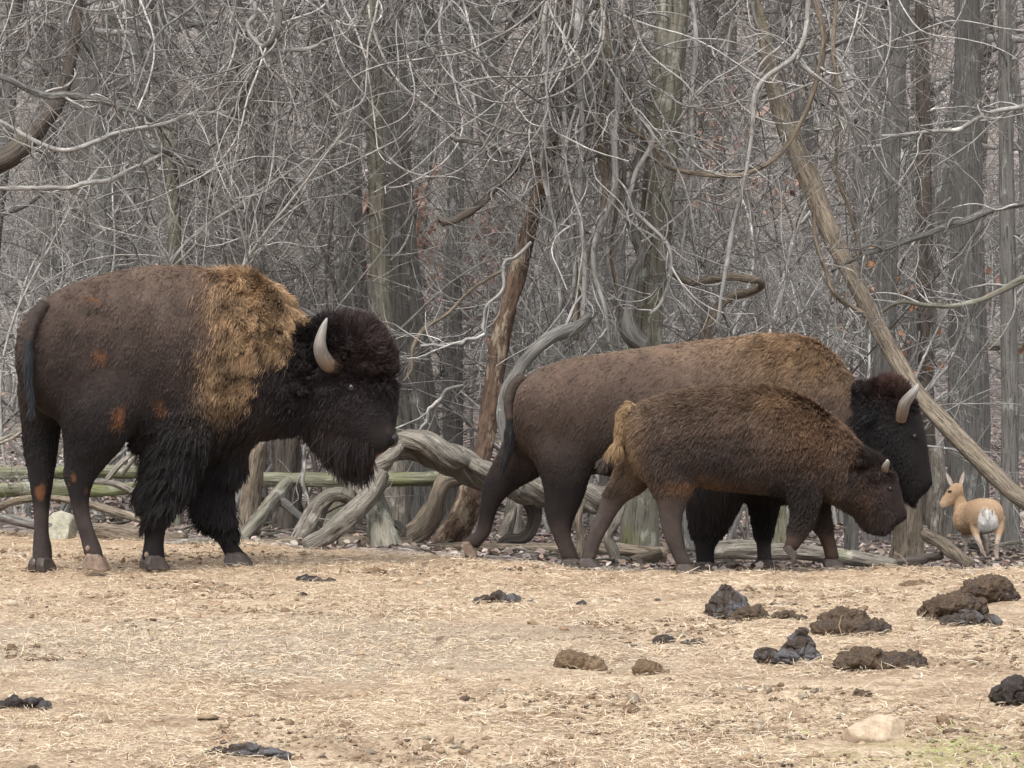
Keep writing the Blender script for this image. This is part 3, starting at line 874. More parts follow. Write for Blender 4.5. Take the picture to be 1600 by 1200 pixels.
def russet(px, py, Z, seed, n, label, spread, col=(0.25, 0.15, 0.115)):
    """slim sapling that still holds its dry leaves"""
    rs = np.random.RandomState(seed)
    gz = ground_z(P(px, py, Z)[0], Z)
    base = np.array([P(px, py, Z)[0], Z, gz - 0.1])
    h = P(px, py, Z)[2] - gz
    tp, tr = grow(rs, np.zeros((1, 3)), np.array([[0.03, 0, 1.0]]), np.array([h + 0.6]), 24, 0.04, 0.03, np.array([0.02]), 0.25)
    p, d, pr, t = sprout(rs, tp, tr, 22, 0.55, 1.0, 0.8, 1.4)
    lp, lr = grow(rs, p, d, rs.uniform(0.3, 1.0, len(p)) * spread, 10, 0.1, 0.0, np.minimum(pr * 0.5, 0.006), 0.4)
    e = thing('russet_sapling', Vector(base), label, 'tree')
    tube_obj('trunk', [batch_tube(tp, tr, 8, rs)], M['twig_brown'], e)
    tube_obj('branches', [batch_tube(lp, lr, 4, rs)], M['twig_brown'], e)
    lpos, ld, _, _ = sprout(rs, lp, lr, n, 0.2, 1.0, 0.4, 1.2)
    link('leaves', leaf_mesh(rs, lpos, 0.075, np.array(col), 0.3, droop=True), e, kind='stuff')


def leaf_mesh(rs, pos, size, col, var, droop=False, flatness=0.35):
    """small folded dry leaves, six triangles each"""
    k = len(pos)
    a = rs.uniform(0, 2 * np.pi, k)
    if droop:
        ax = norm(np.stack([np.cos(a) * 0.5, np.sin(a) * 0.5, -rs.uniform(0.4, 1.2, k)], 1))
    else:
        ax = norm(np.stack([np.cos(a), np.sin(a), rs.normal(0, flatness, k)], 1))
    up = norm(np.stack([rs.normal(0, 0.5, k), rs.normal(0, 0.5, k), np.ones(k)], 1)) if not droop else norm(rs.normal(size=(k, 3)))
    sd = norm(np.cross(ax, up)); nn = np.cross(sd, ax)
    s = size * rs.uniform(0.6, 1.35, k)[:, None]
    w = s * rs.uniform(0.25, 0.4, k)[:, None]
    cu = rs.uniform(-0.1, 0.35, k)[:, None] * s
    b = pos; m1 = b + ax * s * 0.5 + nn * cu * 0.3
    V = np.stack([b, b + ax * s * 0.3 + sd * w + nn * cu * 0.6, b + ax * s * 0.7 + sd * w * 0.8 + nn * cu, b + ax * s + nn * cu * 0.4, b + ax * s * 0.7 - sd * w * 0.8 + nn * cu, b + ax * s * 0.3 - sd * w + nn * cu * 0.6, m1], 1)
    i = (np.arange(k) * 7)[:, None]
    F3 = np.concatenate([i + np.array([[j, (j + 1) % 6, 6]]) for j in range(6)])
    c = col * (1 + var * rs.normal(size=(k, 1))) * (1 + 0.03 * rs.normal(size=(k, 3)))
    c = np.clip(c, 0.01, 0.75)
    return mesh_np('leaves', V.reshape(-1, 3), [F3], M['leaf'], False, {'col': np.repeat(c, 7, 0)})


russet(655, 400, 27.6, 5, 24, 'sapling with russet dead leaves between the thick trunk and pale slim trunk', 1.0)
russet(738, 400, 32.0, 6, 14, 'thin sapling with pinkish dead leaves beside the rotting trunk', 1.1, (0.3, 0.18, 0.15))
russet(1400, 500, 32.0, 8, 4, 'sapling with a few orange leaves beside the drooping limb', 0.9, (0.36, 0.17, 0.09))
russet(1160, 120, 36.0, 9, 22, 'distant sapling with pinkish tan leaves high behind the forked vine', 1.6, (0.42, 0.28, 0.22))
russet(1552, 480, 33.0, 10, 3, 'sapling with a few rusty leaves beside the broad ridged trunk', 0.9, (0.33, 0.17, 0.1))
# ------------------------------------------------------------------ fallen wood at the wood's edge
def gz_at(px, Z):
    return float(ground_z(P(px, 800, Z)[0], Z))


def py_ground(px, Z):
    x = (px - 800) / F * Z
    return float(project(np.array([x, Z, float(ground_z(x, Z))]))[1])


D_ = [
    # rails and posts
    ('mossy_rail', [(-30, 742, 23.9, 9), (60, 738, 23.9, 10), (140, 736, 23.9, 10), (215, 738, 23.9, 9)], 'rail_moss', 'upper mossy pole lying level behind the bull bison\'s hind legs'),
    ('mossy_rail', [(-30, 766, 23.8, 11), (70, 763, 23.8, 12), (150, 764, 23.8, 11), (235, 760, 23.8, 9)], 'rail_moss', 'lower mossy pole lying level behind the bull bison\'s hind legs'),
    ('mossy_rail', [(398, 752, 23.6, 11), (470, 750, 23.6, 11), (560, 750, 23.6, 12), (650, 748, 23.6, 11), (760, 746, 23.6, 10)], 'rail_moss', 'green algae covered rail running level below the bull bison\'s beard'),
    ('wooden_post', [(388, 850, 23.1, 15), (391, 800, 23.1, 15), (398, 730, 23.1, 15), (404, 690, 23.1, 14)], 'wood_brown', 'leaning weathered post beneath the bull bison\'s chest'),
    ('wooden_post', [(622, 835, 24.0, 19), (620, 780, 24.0, 18), (618, 730, 24.0, 18), (616, 680, 24.0, 16)], 'wood_dead', 'split pale upright post behind the twisted log'),
    ('tree_stump', [(530, 845, 24.2, 24), (528, 800, 24.2, 22), (530, 760, 24.2, 22), (532, 735, 24.2, 21)], 'bark_moss', 'dark mossy stump behind the looped root'),
    ('tree_stump', [(448, 835, 24.6, 22), (448, 760, 24.6, 20), (450, 690, 24.6, 20), (452, 640, 24.6, 18)], 'bark_dark', 'dark upright stump under the bull bison\'s throat'),
    # twisted log: two strands
    ('twisted_log', [(556, 780, 22.3, 24), (566, 750, 22.3, 24), (585, 722, 22.35, 22), (615, 704, 22.4, 20), (645, 698, 22.45, 24), (680, 706, 22.5, 25), (715, 722, 22.55, 24), (755, 745, 22.6, 23), (800, 757, 22.7, 22), (850, 768, 22.8, 22), (905, 778, 22.9, 22), (955, 788, 23, 20)], 'wood_dead', 'big pale twisted log arching from the bull\'s muzzle to the cow\'s hind leg'),
    ('wood_strand', [(560, 772, 22.2, 13), (600, 725, 22.2, 13), (625, 690, 22.28, 12), (660, 692, 22.25, 13), (700, 718, 22.3, 13), (730, 722, 22.45, 12), (770, 738, 22.4, 12), (810, 768, 22.5, 12)], 'wood_dead', 'thinner pale strand wound around the twisted log'),
    ('log_leg', [(570, 700 + 45, 22.4, 17), (585, 790, 22.3, 19), (595, 830, 22.1, 22), (606, 866, 22.0, 27)], 'bark_moss', 'short pale green leg propping the twisted log'),
    ('diagonal_log', [(598, 738, 22.1, 13), (585, 765, 22.05, 15), (560, 795, 22.0, 16), (530, 820, 21.9, 15), (505, 840, 21.85, 14), (478, 856, 21.8, 13)], 'wood_dead', 'pale diagonal log crossing in front of the twisted log\'s leg'),
    ('looped_root', [(468, 852, 22.6, 17), (482, 820, 22.6, 17), (498, 790, 22.6, 15), (516, 775, 22.6, 13), (535, 773, 22.6, 12), (552, 784, 22.65, 12), (556, 800, 22.7, 9)], 'wood_dead', 'pale root looping over beneath the bull bison\'s beard'),
    ('curved_log', [(636, 846, 22.8, 15), (660, 832, 22.8, 16), (678, 800, 22.8, 15), (686, 768, 22.85, 13), (700, 750, 22.9, 13), (730, 742, 23, 12)], 'wood_brown', 'brown curved log bending up under the twisted log'),
    ('short_root', [(632, 832, 23.0, 6), (650, 818, 23.0, 7), (662, 800, 23.0, 6), (672, 785, 23.0, 4)], 'wood_brown', 'thin broken root sticking up beside the brown curved log'),
    ('coiled_root', [(600, 838, 22.5, 6), (607, 822, 22.5, 7), (622, 820, 22.5, 7), (630, 832, 22.5, 7), (618, 846, 22.5, 6), (640, 850, 22.5, 5)], 'wood_dead', 'small coiled root at the foot of the split post'),
    ('fallen_log', [(508, 849, 22.4, 12), (560, 850, 22.4, 13), (600, 852, 22.4, 13), (645, 850, 22.4, 11)], 'wood_brown', 'short brown log lying at the foot of the diagonal log'),
    ('fallen_log', [(655, 860, 22.6, 8), (740, 856, 22.6, 9), (860, 858, 22.6, 9), (960, 858, 22.5, 10), (1042, 866, 22.5, 11)], 'wood_brown', 'long thin log lying behind the cow bison\'s hind hooves'),
    ('fallen_log', [(400, 853, 22.5, 9), (440, 850, 22.5, 9), (490, 848, 22.5, 9)], 'wood_brown', 'short grey log lying under the bull bison\'s throat'),
    ('fallen_log', [(985, 880, 21.6, 9), (1010, 873, 21.6, 10), (1035, 864, 21.6, 8)], 'wood_brown', 'stubby broken log beside the calf\'s hind hoof'),
    ('fallen_log', [(1110, 864, 22.6, 10), (1190, 862, 22.6, 11), (1280, 864, 22.6, 11), (1340, 872, 22.5, 11), (1400, 882, 22.4, 8)], 'wood_dead', 'pale log lying behind the calf bison\'s front hooves'),
    ('fallen_log', [(1120, 852, 23.2, 7), (1160, 850, 23.2, 7), (1200, 853, 23.2, 6)], 'wood_dead', 'thin pale stick lying between the cow bison\'s front legs'),
    ('arched_root', [(965, 884, 22.0, 9), (958, 860, 22.0, 9), (950, 840, 22.0, 8), (962, 815, 22.0, 8), (970, 790, 22.05, 8), (985, 760, 22.1, 7)], 'wood_dead', 'pale crooked root standing between the calf bison\'s tail and the stump'),
    ('arched_root', [(905, 870, 22.4, 7), (908, 840, 22.4, 7), (902, 810, 22.4, 7), (908, 780, 22.45, 7)], 'wood_brown', 'thin upright root hanging from the twisted log behind the cow'),
    ('arched_root', [(775, 860, 22.9, 7), (792, 845, 22.9, 10), (815, 842, 22.9, 9), (830, 826, 22.9, 9), (835, 800, 22.9, 11), (822, 772, 22.9, 12), (795, 758, 22.85, 12)], 'bark_dark', 'dark arched root under the twisted log beside the cow\'s lifted hoof'),
    ('broken_stub', [(785, 838, 23.3, 12), (792, 822, 23.3, 10), (800, 805, 23.3, 6), (806, 792, 23.3, 2)], 'wood_dead', 'splintered pale stub behind the cow bison\'s lifted hoof'),
    ('broken_stub', [(800, 842, 24.0, 14), (802, 800, 24.0, 14), (806, 772, 24.0, 12)], 'wood_dead', 'blunt grey stub behind the splintered one'),
    ('dead_branch', [(168, 750, 22.9, 4), (185, 728, 22.9, 4), (202, 712, 22.9, 3), (216, 698, 22.9, 2)], 'wood_dead', 'white forked dead branch standing behind the bull bison\'s belly'),
    ('dead_branch', [(190, 742, 23, 3), (205, 722, 23, 3), (218, 702, 23, 2)], 'wood_dead', 'second white dead branch standing behind the bull bison\'s belly'),
    ('dead_branch', [(130, 752, 22.9, 4), (170, 754, 22.9, 5), (200, 764, 22.9, 5), (230, 782, 22.8, 4)], 'wood_dead', 'white dead branch lying across the mossy poles'),
    ('dead_branch', [(-20, 697, 23.2, 6), (15, 684, 23.2, 6), (35, 672, 23.2, 5)], 'wood_dead', 'pale branch end behind the bull bison\'s tail side leg'),
    ('dead_branch', [(-20, 800, 22.9, 5), (30, 782, 22.9, 6), (80, 778, 22.9, 6), (130, 786, 22.9, 6), (180, 800, 22.8, 6), (230, 815, 22.7, 5)], 'wood_brown', 'long curved fallen branch behind the bull bison\'s hind hocks'),
    ('dead_branch', [(-20, 805, 22.8, 6), (20, 812, 22.8, 7), (70, 822, 22.7, 7), (110, 826, 22.7, 6)], 'bark', 'grey fallen branch near the pale wedge shaped rock'),
    ('fallen_log', [(140, 828, 22.6, 10), (180, 832, 22.6, 12), (230, 838, 22.5, 13), (290, 842, 22.4, 10)], 'wood_brown', 'brown log lying between the bull bison\'s hind and front legs'),
    ('fallen_log', [(258, 850, 22.2, 6), (310, 847, 22.2, 7), (345, 851, 22.1, 7)], 'wood_dead', 'pale split stick lying by the bull bison\'s front legs'),
    ('fallen_log', [(370, 850, 22.6, 10), (420, 790, 22.9, 11), (450, 752, 23.2, 9)], 'bark_moss', 'mossy pole slanting up behind the leaning post'),
    ('dead_branch', [(420, 772, 23, 6), (445, 788, 23, 7), (475, 812, 23, 5), (482, 822, 23, 4)], 'bark', 'grey slanting branch beneath the green rail'),
    # right hand side
    ('tree_stump', [(1418, 880, 26.5, 26), (1418, 840, 26.5, 22), (1418, 790, 26.5, 21), (1420, 750, 26.5, 20)], 'wood_brown', 'brown weathered stump below the cow bison\'s chin'),
    ('tree_stump', [(1332, 878, 25.6, 13), (1332, 840, 25.6, 12), (1330, 800, 25.6, 12), (1330, 770, 25.6, 11)], 'bark', 'thin grey stump below the calf bison\'s beard'),
    ('tree_stump', [(1462, 862, 29, 16), (1463, 800, 29, 15), (1466, 740, 29, 13), (1462, 700, 29, 12)], 'wood_dead', 'hollow splintered stump before the antelope'),
    ('fallen_log', [(1445, 836, 25.0, 10), (1470, 848, 24.8, 11), (1495, 868, 24.6, 11), (1515, 884, 24.4, 10)], 'wood_brown', 'short cut log slanting to the ground beside the antelope'),
    ('fallen_log', [(1380, 884, 24.2, 7), (1430, 876, 24.4, 8), (1470, 868, 24.8, 6)], 'bark_dark', 'dark thin log lying before the brown weathered stump'),
    ('fallen_log', [(1280, 520, 45, 7), (1400, 528, 45, 8), (1500, 538, 45, 8), (1640, 542, 45, 7)], 'bark_moss', 'far mossy log lying across the hillside beyond the leaning pole'),
    ('tree_stump', [(1230, 868, 24.0, 24), (1222, 830, 24.0, 20), (1220, 790, 24.0, 19), (1222, 750, 24.0, 18)], 'bark_moss', 'mossy stump behind the calf bison\'s raised front leg'),
    ('dead_branch', [(1505, 852, 28.6, 3), (1550, 852, 28.6, 3), (1600, 846, 28.6, 3), (1640, 848, 28.6, 3)], 'wood_dead', 'thin dead branch lying behind the antelope'),
]
for i, (nm, pts, mt, lb) in enumerate(D_):
    cat = {'mossy_rail': 'rail', 'wooden_post': 'post', 'tree_stump': 'stump', 'looped_root': 'root', 'short_root': 'root', 'coiled_root': 'root', 'arched_root': 'root', 'broken_stub': 'stump', 'dead_branch': 'branch'}.get(nm, 'log')
    big = nm in ('twisted_log', 'wood_strand')
    T(nm, pts, mt, lb, cat, n=90 if big else 56, sides=24 if big else 16, ridge=0.36 if big else 0.3, rf=3.0 if big else 5.0, seed=200 + i, twist=5.0 if big else 0.8)


def rock(px, py, wpx, hpx, Z, seed, label, mat, depth=0.8):
    """angular boulder: a subdivided ball cut by random planes"""
    import bmesh
    rs = np.random.RandomState(seed)
    bm = bmesh.new()
    bmesh.ops.create_icosphere(bm, subdivisions=4, radius=1.0)
    v = np.array([x.co[:] for x in bm.verts])
    for _ in range(11):
        n = norm(rs.normal(size=3)); d = rs.uniform(0.55, 0.85)
        k = v @ n - d
        v = v - np.maximum(k, 0)[:, None] * n
    v = v * (1 + 0.05 * fbm(v, 2.5, 4, seed))[:, None]
    me = bpy.data.meshes.new('rock')
    bm.to_mesh(me); bm.free()
    w, h = wpx / F * Z / 2, hpx / F * Z
    v = v / np.abs(v).max(0)
    v = v * np.array([w, w * depth, h * 0.75]) + np.array([0, 0, h * 0.25])
    me.vertices.foreach_set('co', v.astype(np.float32).ravel())
    me.polygons.foreach_set('use_smooth', np.ones(len(me.polygons), bool))
    me.materials.append(mat)
    me.update()
    p = P(px, py, Z)
    link('rock', me, None, Vector((p[0], Z, float(ground_z(p[0], Z)) - 0.005)), label=label, category='rock')


def rock_mat(name, a, b):
    t = NT(name)
    co = t.coord('Object')
    n = t.noise(co, 14, 6, 0.7)
    c = t.ramp(n, [(0.3, a), (0.68, b)])
    c = t.mix(t.rng(t.noise(co, 45, 4, 0.7), 0.5, 0.72, 0, 0.6), c, tuple(0.55 * x for x in a))
    t.color(c); t.bump(n, 0.7, 0.02)
    return t.m


M['rock'] = rock_mat('rock_tan', (0.27, 0.2, 0.14), (0.52, 0.42, 0.31))
M['rock_grey'] = rock_mat('rock_grey', (0.22, 0.21, 0.16), (0.42, 0.40, 0.32))
rock(1362, 1160, 108, 44, on_ground(1362, 1160), 3, 'flat tan stone half sunk in the straw of the field', M['rock'])
rock(97, 826, 52, 46, 22.7, 8, 'pale wedge shaped rock behind the bull bison\'s hind legs', M['rock_grey'])
# ------------------------------------------------------------------ animals
def loft(secs, Z0, sides=22, sub=4, pw=1.0):
    """secs rows: Ax, Ay, Bx, By (outline pixels of the section), half width (m), depth offset (m), yaw (deg), taper of the A side"""
    a = np.array([list(s) + [0] * (8 - len(s)) for s in secs], float)
    if len(a) > 2 and sub > 1:
        n = (len(a) - 1) * sub + 1
        u = np.linspace(0, len(a) - 1, n)
        i = np.clip(u.astype(int), 0, len(a) - 2); t = (u - i)[:, None]
        q = np.concatenate([[2 * a[0] - a[1]], a, [2 * a[-1] - a[-2]]])
        p0, p1, p2, p3 = q[i], q[i + 1], q[i + 2], q[i + 3]
        a = 0.5 * (2 * p1 + (p2 - p0) * t + (2 * p0 - 5 * p1 + 4 * p2 - p3) * t * t + (3 * p1 - p0 - 3 * p2 + p3) * t ** 3)
    A = P(a[:, 0], a[:, 1], Z0 + a[:, 5]); B = P(a[:, 2], a[:, 3], Z0 + a[:, 5])
    C = (A + B) / 2; U = (A - B) / 2
    yw = np.radians(a[:, 6])
    Lt = np.stack([np.sin(yw), np.cos(yw), 0 * yw], 1) * np.maximum(a[:, 4], 0.004)[:, None]
    th = np.linspace(0, 2 * np.pi, sides, endpoint=False)
    c, s = np.cos(th), np.sin(th)
    c, s = np.sign(c) * np.abs(c) ** pw, np.sign(s) * np.abs(s) ** pw
    tp = 1 - a[:, 7][:, None] * np.maximum(s, 0)[None, :] ** 1.3
    V = C[:, None] + U[:, None] * s[None, :, None] + Lt[:, None] * (c[None, :] * tp)[..., None]
    m = len(V)
    verts = np.concatenate([V.reshape(-1, 3), C[:1], C[-1:]])
    idx = np.arange(m * sides).reshape(m, sides)
    nx = np.roll(idx, -1, 1)
    Q = np.stack([idx[:-1], nx[:-1], nx[1:], idx[1:]], -1).reshape(-1, 4)
    T3 = np.concatenate([np.stack([nx[0], idx[0], np.full(sides, m * sides)], 1), np.stack([idx[-1], nx[-1], np.full(sides, m * sides + 1)], 1)])
    return verts, Q, T3


def remeshed(parts, voxel, smooth=8, fac=0.5):
    vs, qs, ts, o = [], [], [], 0
    for v, q, t in parts:
        vs.append(v); qs.append(q + o); ts.append(t + o); o += len(v)
    me = mesh_np('tmp', np.concatenate(vs), [np.concatenate(qs), np.concatenate(ts)])
    ob = bpy.data.objects.new('tmp', me)
    COL.objects.link(ob)
    r = ob.modifiers.new('r', 'REMESH'); r.mode = 'VOXEL'; r.voxel_size = voxel
    if smooth:
        s = ob.modifiers.new('s', 'SMOOTH'); s.factor = fac; s.iterations = smooth
    dg = bpy.context.evaluated_depsgraph_get()
    out = bpy.data.meshes.new_from_object(ob.evaluated_get(dg))
    bpy.data.objects.remove(ob)
    bpy.data.meshes.remove(me)
    n = len(out.vertices)
    co = np.empty(n * 3, np.float32); out.vertices.foreach_get('co', co)
    return out, co.reshape(-1, 3).astype(float)


def mesh_arrays(me):
    n = len(me.vertices)
    co = np.empty(n * 3, np.float32); me.vertices.foreach_get('co', co)
    me.calc_loop_triangles()
    k = len(me.loop_triangles)
    t = np.empty(k * 3, np.int32); me.loop_triangles.foreach_get('vertices', t)
    nr = np.empty(n * 3, np.float32); me.vertex_normals.foreach_get('vector', nr)
    return co.reshape(-1, 3).astype(float), t.reshape(-1, 3), nr.reshape(-1, 3).astype(float)


def inpoly(u, v, poly):
    p = np.asarray(poly, float)
    r = np.zeros(u.shape, bool)
    j = len(p) - 1
    for i in range(len(p)):
        xi, yi, xj, yj = p[i, 0], p[i, 1], p[j, 0], p[j, 1]
        if yi != yj:
            r ^= ((yi > v) != (yj > v)) & (u < (xj - xi) * (v - yi) / (yj - yi) + xi)
        j = i
    return r


def blob(u, v, x, y, rx, ry):
    return np.exp(-(((u - x) / rx) ** 2 + ((v - y) / ry) ** 2))


def hair_curves(name, pts, r0, r1, col, parent, mat):
    """pts (k,m,3)"""
    k, m, _ = pts.shape
    hc = bpy.data.hair_curves.new(name)
    hc.add_curves([m] * k)
    hc.position_data.foreach_set('vector', np.ascontiguousarray(pts, np.float32).ravel())
    rad = hc.attributes.get('radius') or hc.attributes.new('radius', 'FLOAT', 'POINT')
    t = np.linspace(0, 1, m)[None, :]
    rr = r0[:, None] * (1 - t) + r1[:, None] * t
    rad.data.foreach_set('value', np.ascontiguousarray(rr, np.float32).ravel())
    ca = hc.attributes.new('col', 'FLOAT_COLOR', 'CURVE')
    ca.data.foreach_set('color', np.ascontiguousarray(np.concatenate([col, np.ones((k, 1))], 1), np.float32).ravel())
    hc.materials.append(mat)
    return link(name, hc, parent)


def fur(seed, me, origin, n, style, parent, far_keep=0.45, clump=0.03):
    """style(u, v, pos, nrm, rs, q) -> dict(length, col, lift, comb, curl, grav, part, dens, width)"""
    rs = np.random.RandomState(seed)
    co, tri, nr = mesh_arrays(me)
    a, b, c = co[tri[:, 0]], co[tri[:, 1]], co[tri[:, 2]]
    fn = np.cross(b - a, c - a)
    ar = np.linalg.norm(fn, axis=1) / 2
    cen = (a + b + c) / 3
    fnn = norm(fn)
    view = norm(np.array([0, 0, CAMH]) - (cen + origin))
    facing = (fnn * view).sum(1)
    uu, vv = project(cen + origin)
    st = style(uu, vv, cen + origin, fnn, rs, None)
    w = ar * np.where(facing > -0.25, 1.0, far_keep) * st['dens']
    cdf = np.cumsum(w); cdf /= cdf[-1]
    ti = np.searchsorted(cdf, rs.random(n))
    r1, r2 = rs.random(n), rs.random(n)
    s = np.sqrt(r1)
    ba, bb, bc = (1 - s)[:, None], (s * (1 - r2))[:, None], (s * r2)[:, None]
    root = a[ti] * ba + b[ti] * bb + c[ti] * bc
    nrm = norm(nr[tri[ti, 0]] * ba + nr[tri[ti, 1]] * bb + nr[tri[ti, 2]] * bc)
    W0 = root + origin
    u, v = project(W0)
    st = style(u, v, W0, nrm, rs, 1)
    m = 6
    comb = st['comb']
    tang = comb - (comb * nrm).sum(1, keepdims=True) * nrm
    lift = st['lift'][:, None]
    L = st['length'][:, None]
    d0 = norm(nrm * lift + norm(tang + 1e-6) * (1 - lift) + rs.normal(0, 0.09, (n, 3)))
    d0 = norm(d0 + np.array([0, 0, -1.0]) * (np.maximum(st['grav'] - 0.3, 0) * 2.2)[:, None])
    pts = [root - nrm * 0.004]
    d = d0.copy(); p = root - nrm * 0.004
    # waves are shared by neighbouring hairs so that locks form
    ph = np.stack([vn3(W0, 9, 71), vn3(W0, 9, 72), vn3(W0, 9, 73)], 1) * 2.2 + rs.normal(0, 0.25, (n, 3))
    for i in range(1, m):
        t = i / (m - 1)
        d = norm(d + np.array([0, 0, -1.0]) * st['grav'][:, None] * 0.3 + st['curl'][:, None] * np.sin(ph * 3 + t * 5.5))
        p = p + d * L / (m - 1)
        pts.append(p)
    pts = np.stack(pts, 1)
    # locks: pull tips towards the tip of a guide hair
    g = rs.choice(n, max(10, int(n * 0.10)), False)
    kd = KDTree(len(g))
    for i, gi in enumerate(g):
        kd.insert(root[gi], i)
    kd.balance()
    near = np.array([kd.find(x)[1] for x in root])
    gp = pts[g[near]]
    same = np.linalg.norm(root - root[g[near]], axis=1) < 0.09
    wgt = (np.linspace(0, 1, m)[None, :] ** 1.2 * (st['clump'] * same)[:, None])[..., None]
    ratio = (L[:, 0] / np.maximum(L[g[near], 0], 0.004))[:, None, None]
    tt = np.linspace(0, 1, m)[None, :, None]
    target = pts[:, :1] + (gp - gp[:, :1]) * ratio + (root[g[near]] - root)[:, None, :] * 0.75 * tt
    pts = pts * (1 - wgt) + target * wgt
    col = st['col']
    for part in sorted(set(st['part'])):
        k = st['part'] == part
        hair_curves(part, pts[k], st['width'][k], st['width'][k] * 0.35, col[k], parent, M['fur'])


def paint(me, origin, style, rs):
    co, tri, nr = mesh_arrays(me)
    u, v = project(co + origin)
    st = style(u, v, co + origin, nr, rs, None)
    me.attributes.new('col', 'FLOAT_VECTOR', 'POINT').data.foreach_set('vector', np.ascontiguousarray(st['col'] * 0.8, np.float32).ravel())
    me.polygons.foreach_set('use_smooth', np.ones(len(me.polygons), bool))
    me.materials.clear()
    me.materials.append(M['skin'])


def ball(name, loc, r, mat, parent, sc=(1, 1, 1), rot=None, seg=16):
    import bmesh
    bm = bmesh.new()
    bmesh.ops.create_uvsphere(bm, u_segments=seg, v_segments=seg // 2 + 2, radius=r)
    me = bpy.data.meshes.new(name)
    bm.to_mesh(me); bm.free()
    me.polygons.foreach_set('use_smooth', np.ones(len(me.polygons), bool))
    me.materials.append(mat)
    o = link(name, me, parent, Vector(loc))
    o.scale = sc
    if rot is not None:
        o.rotation_euler = rot
    return o


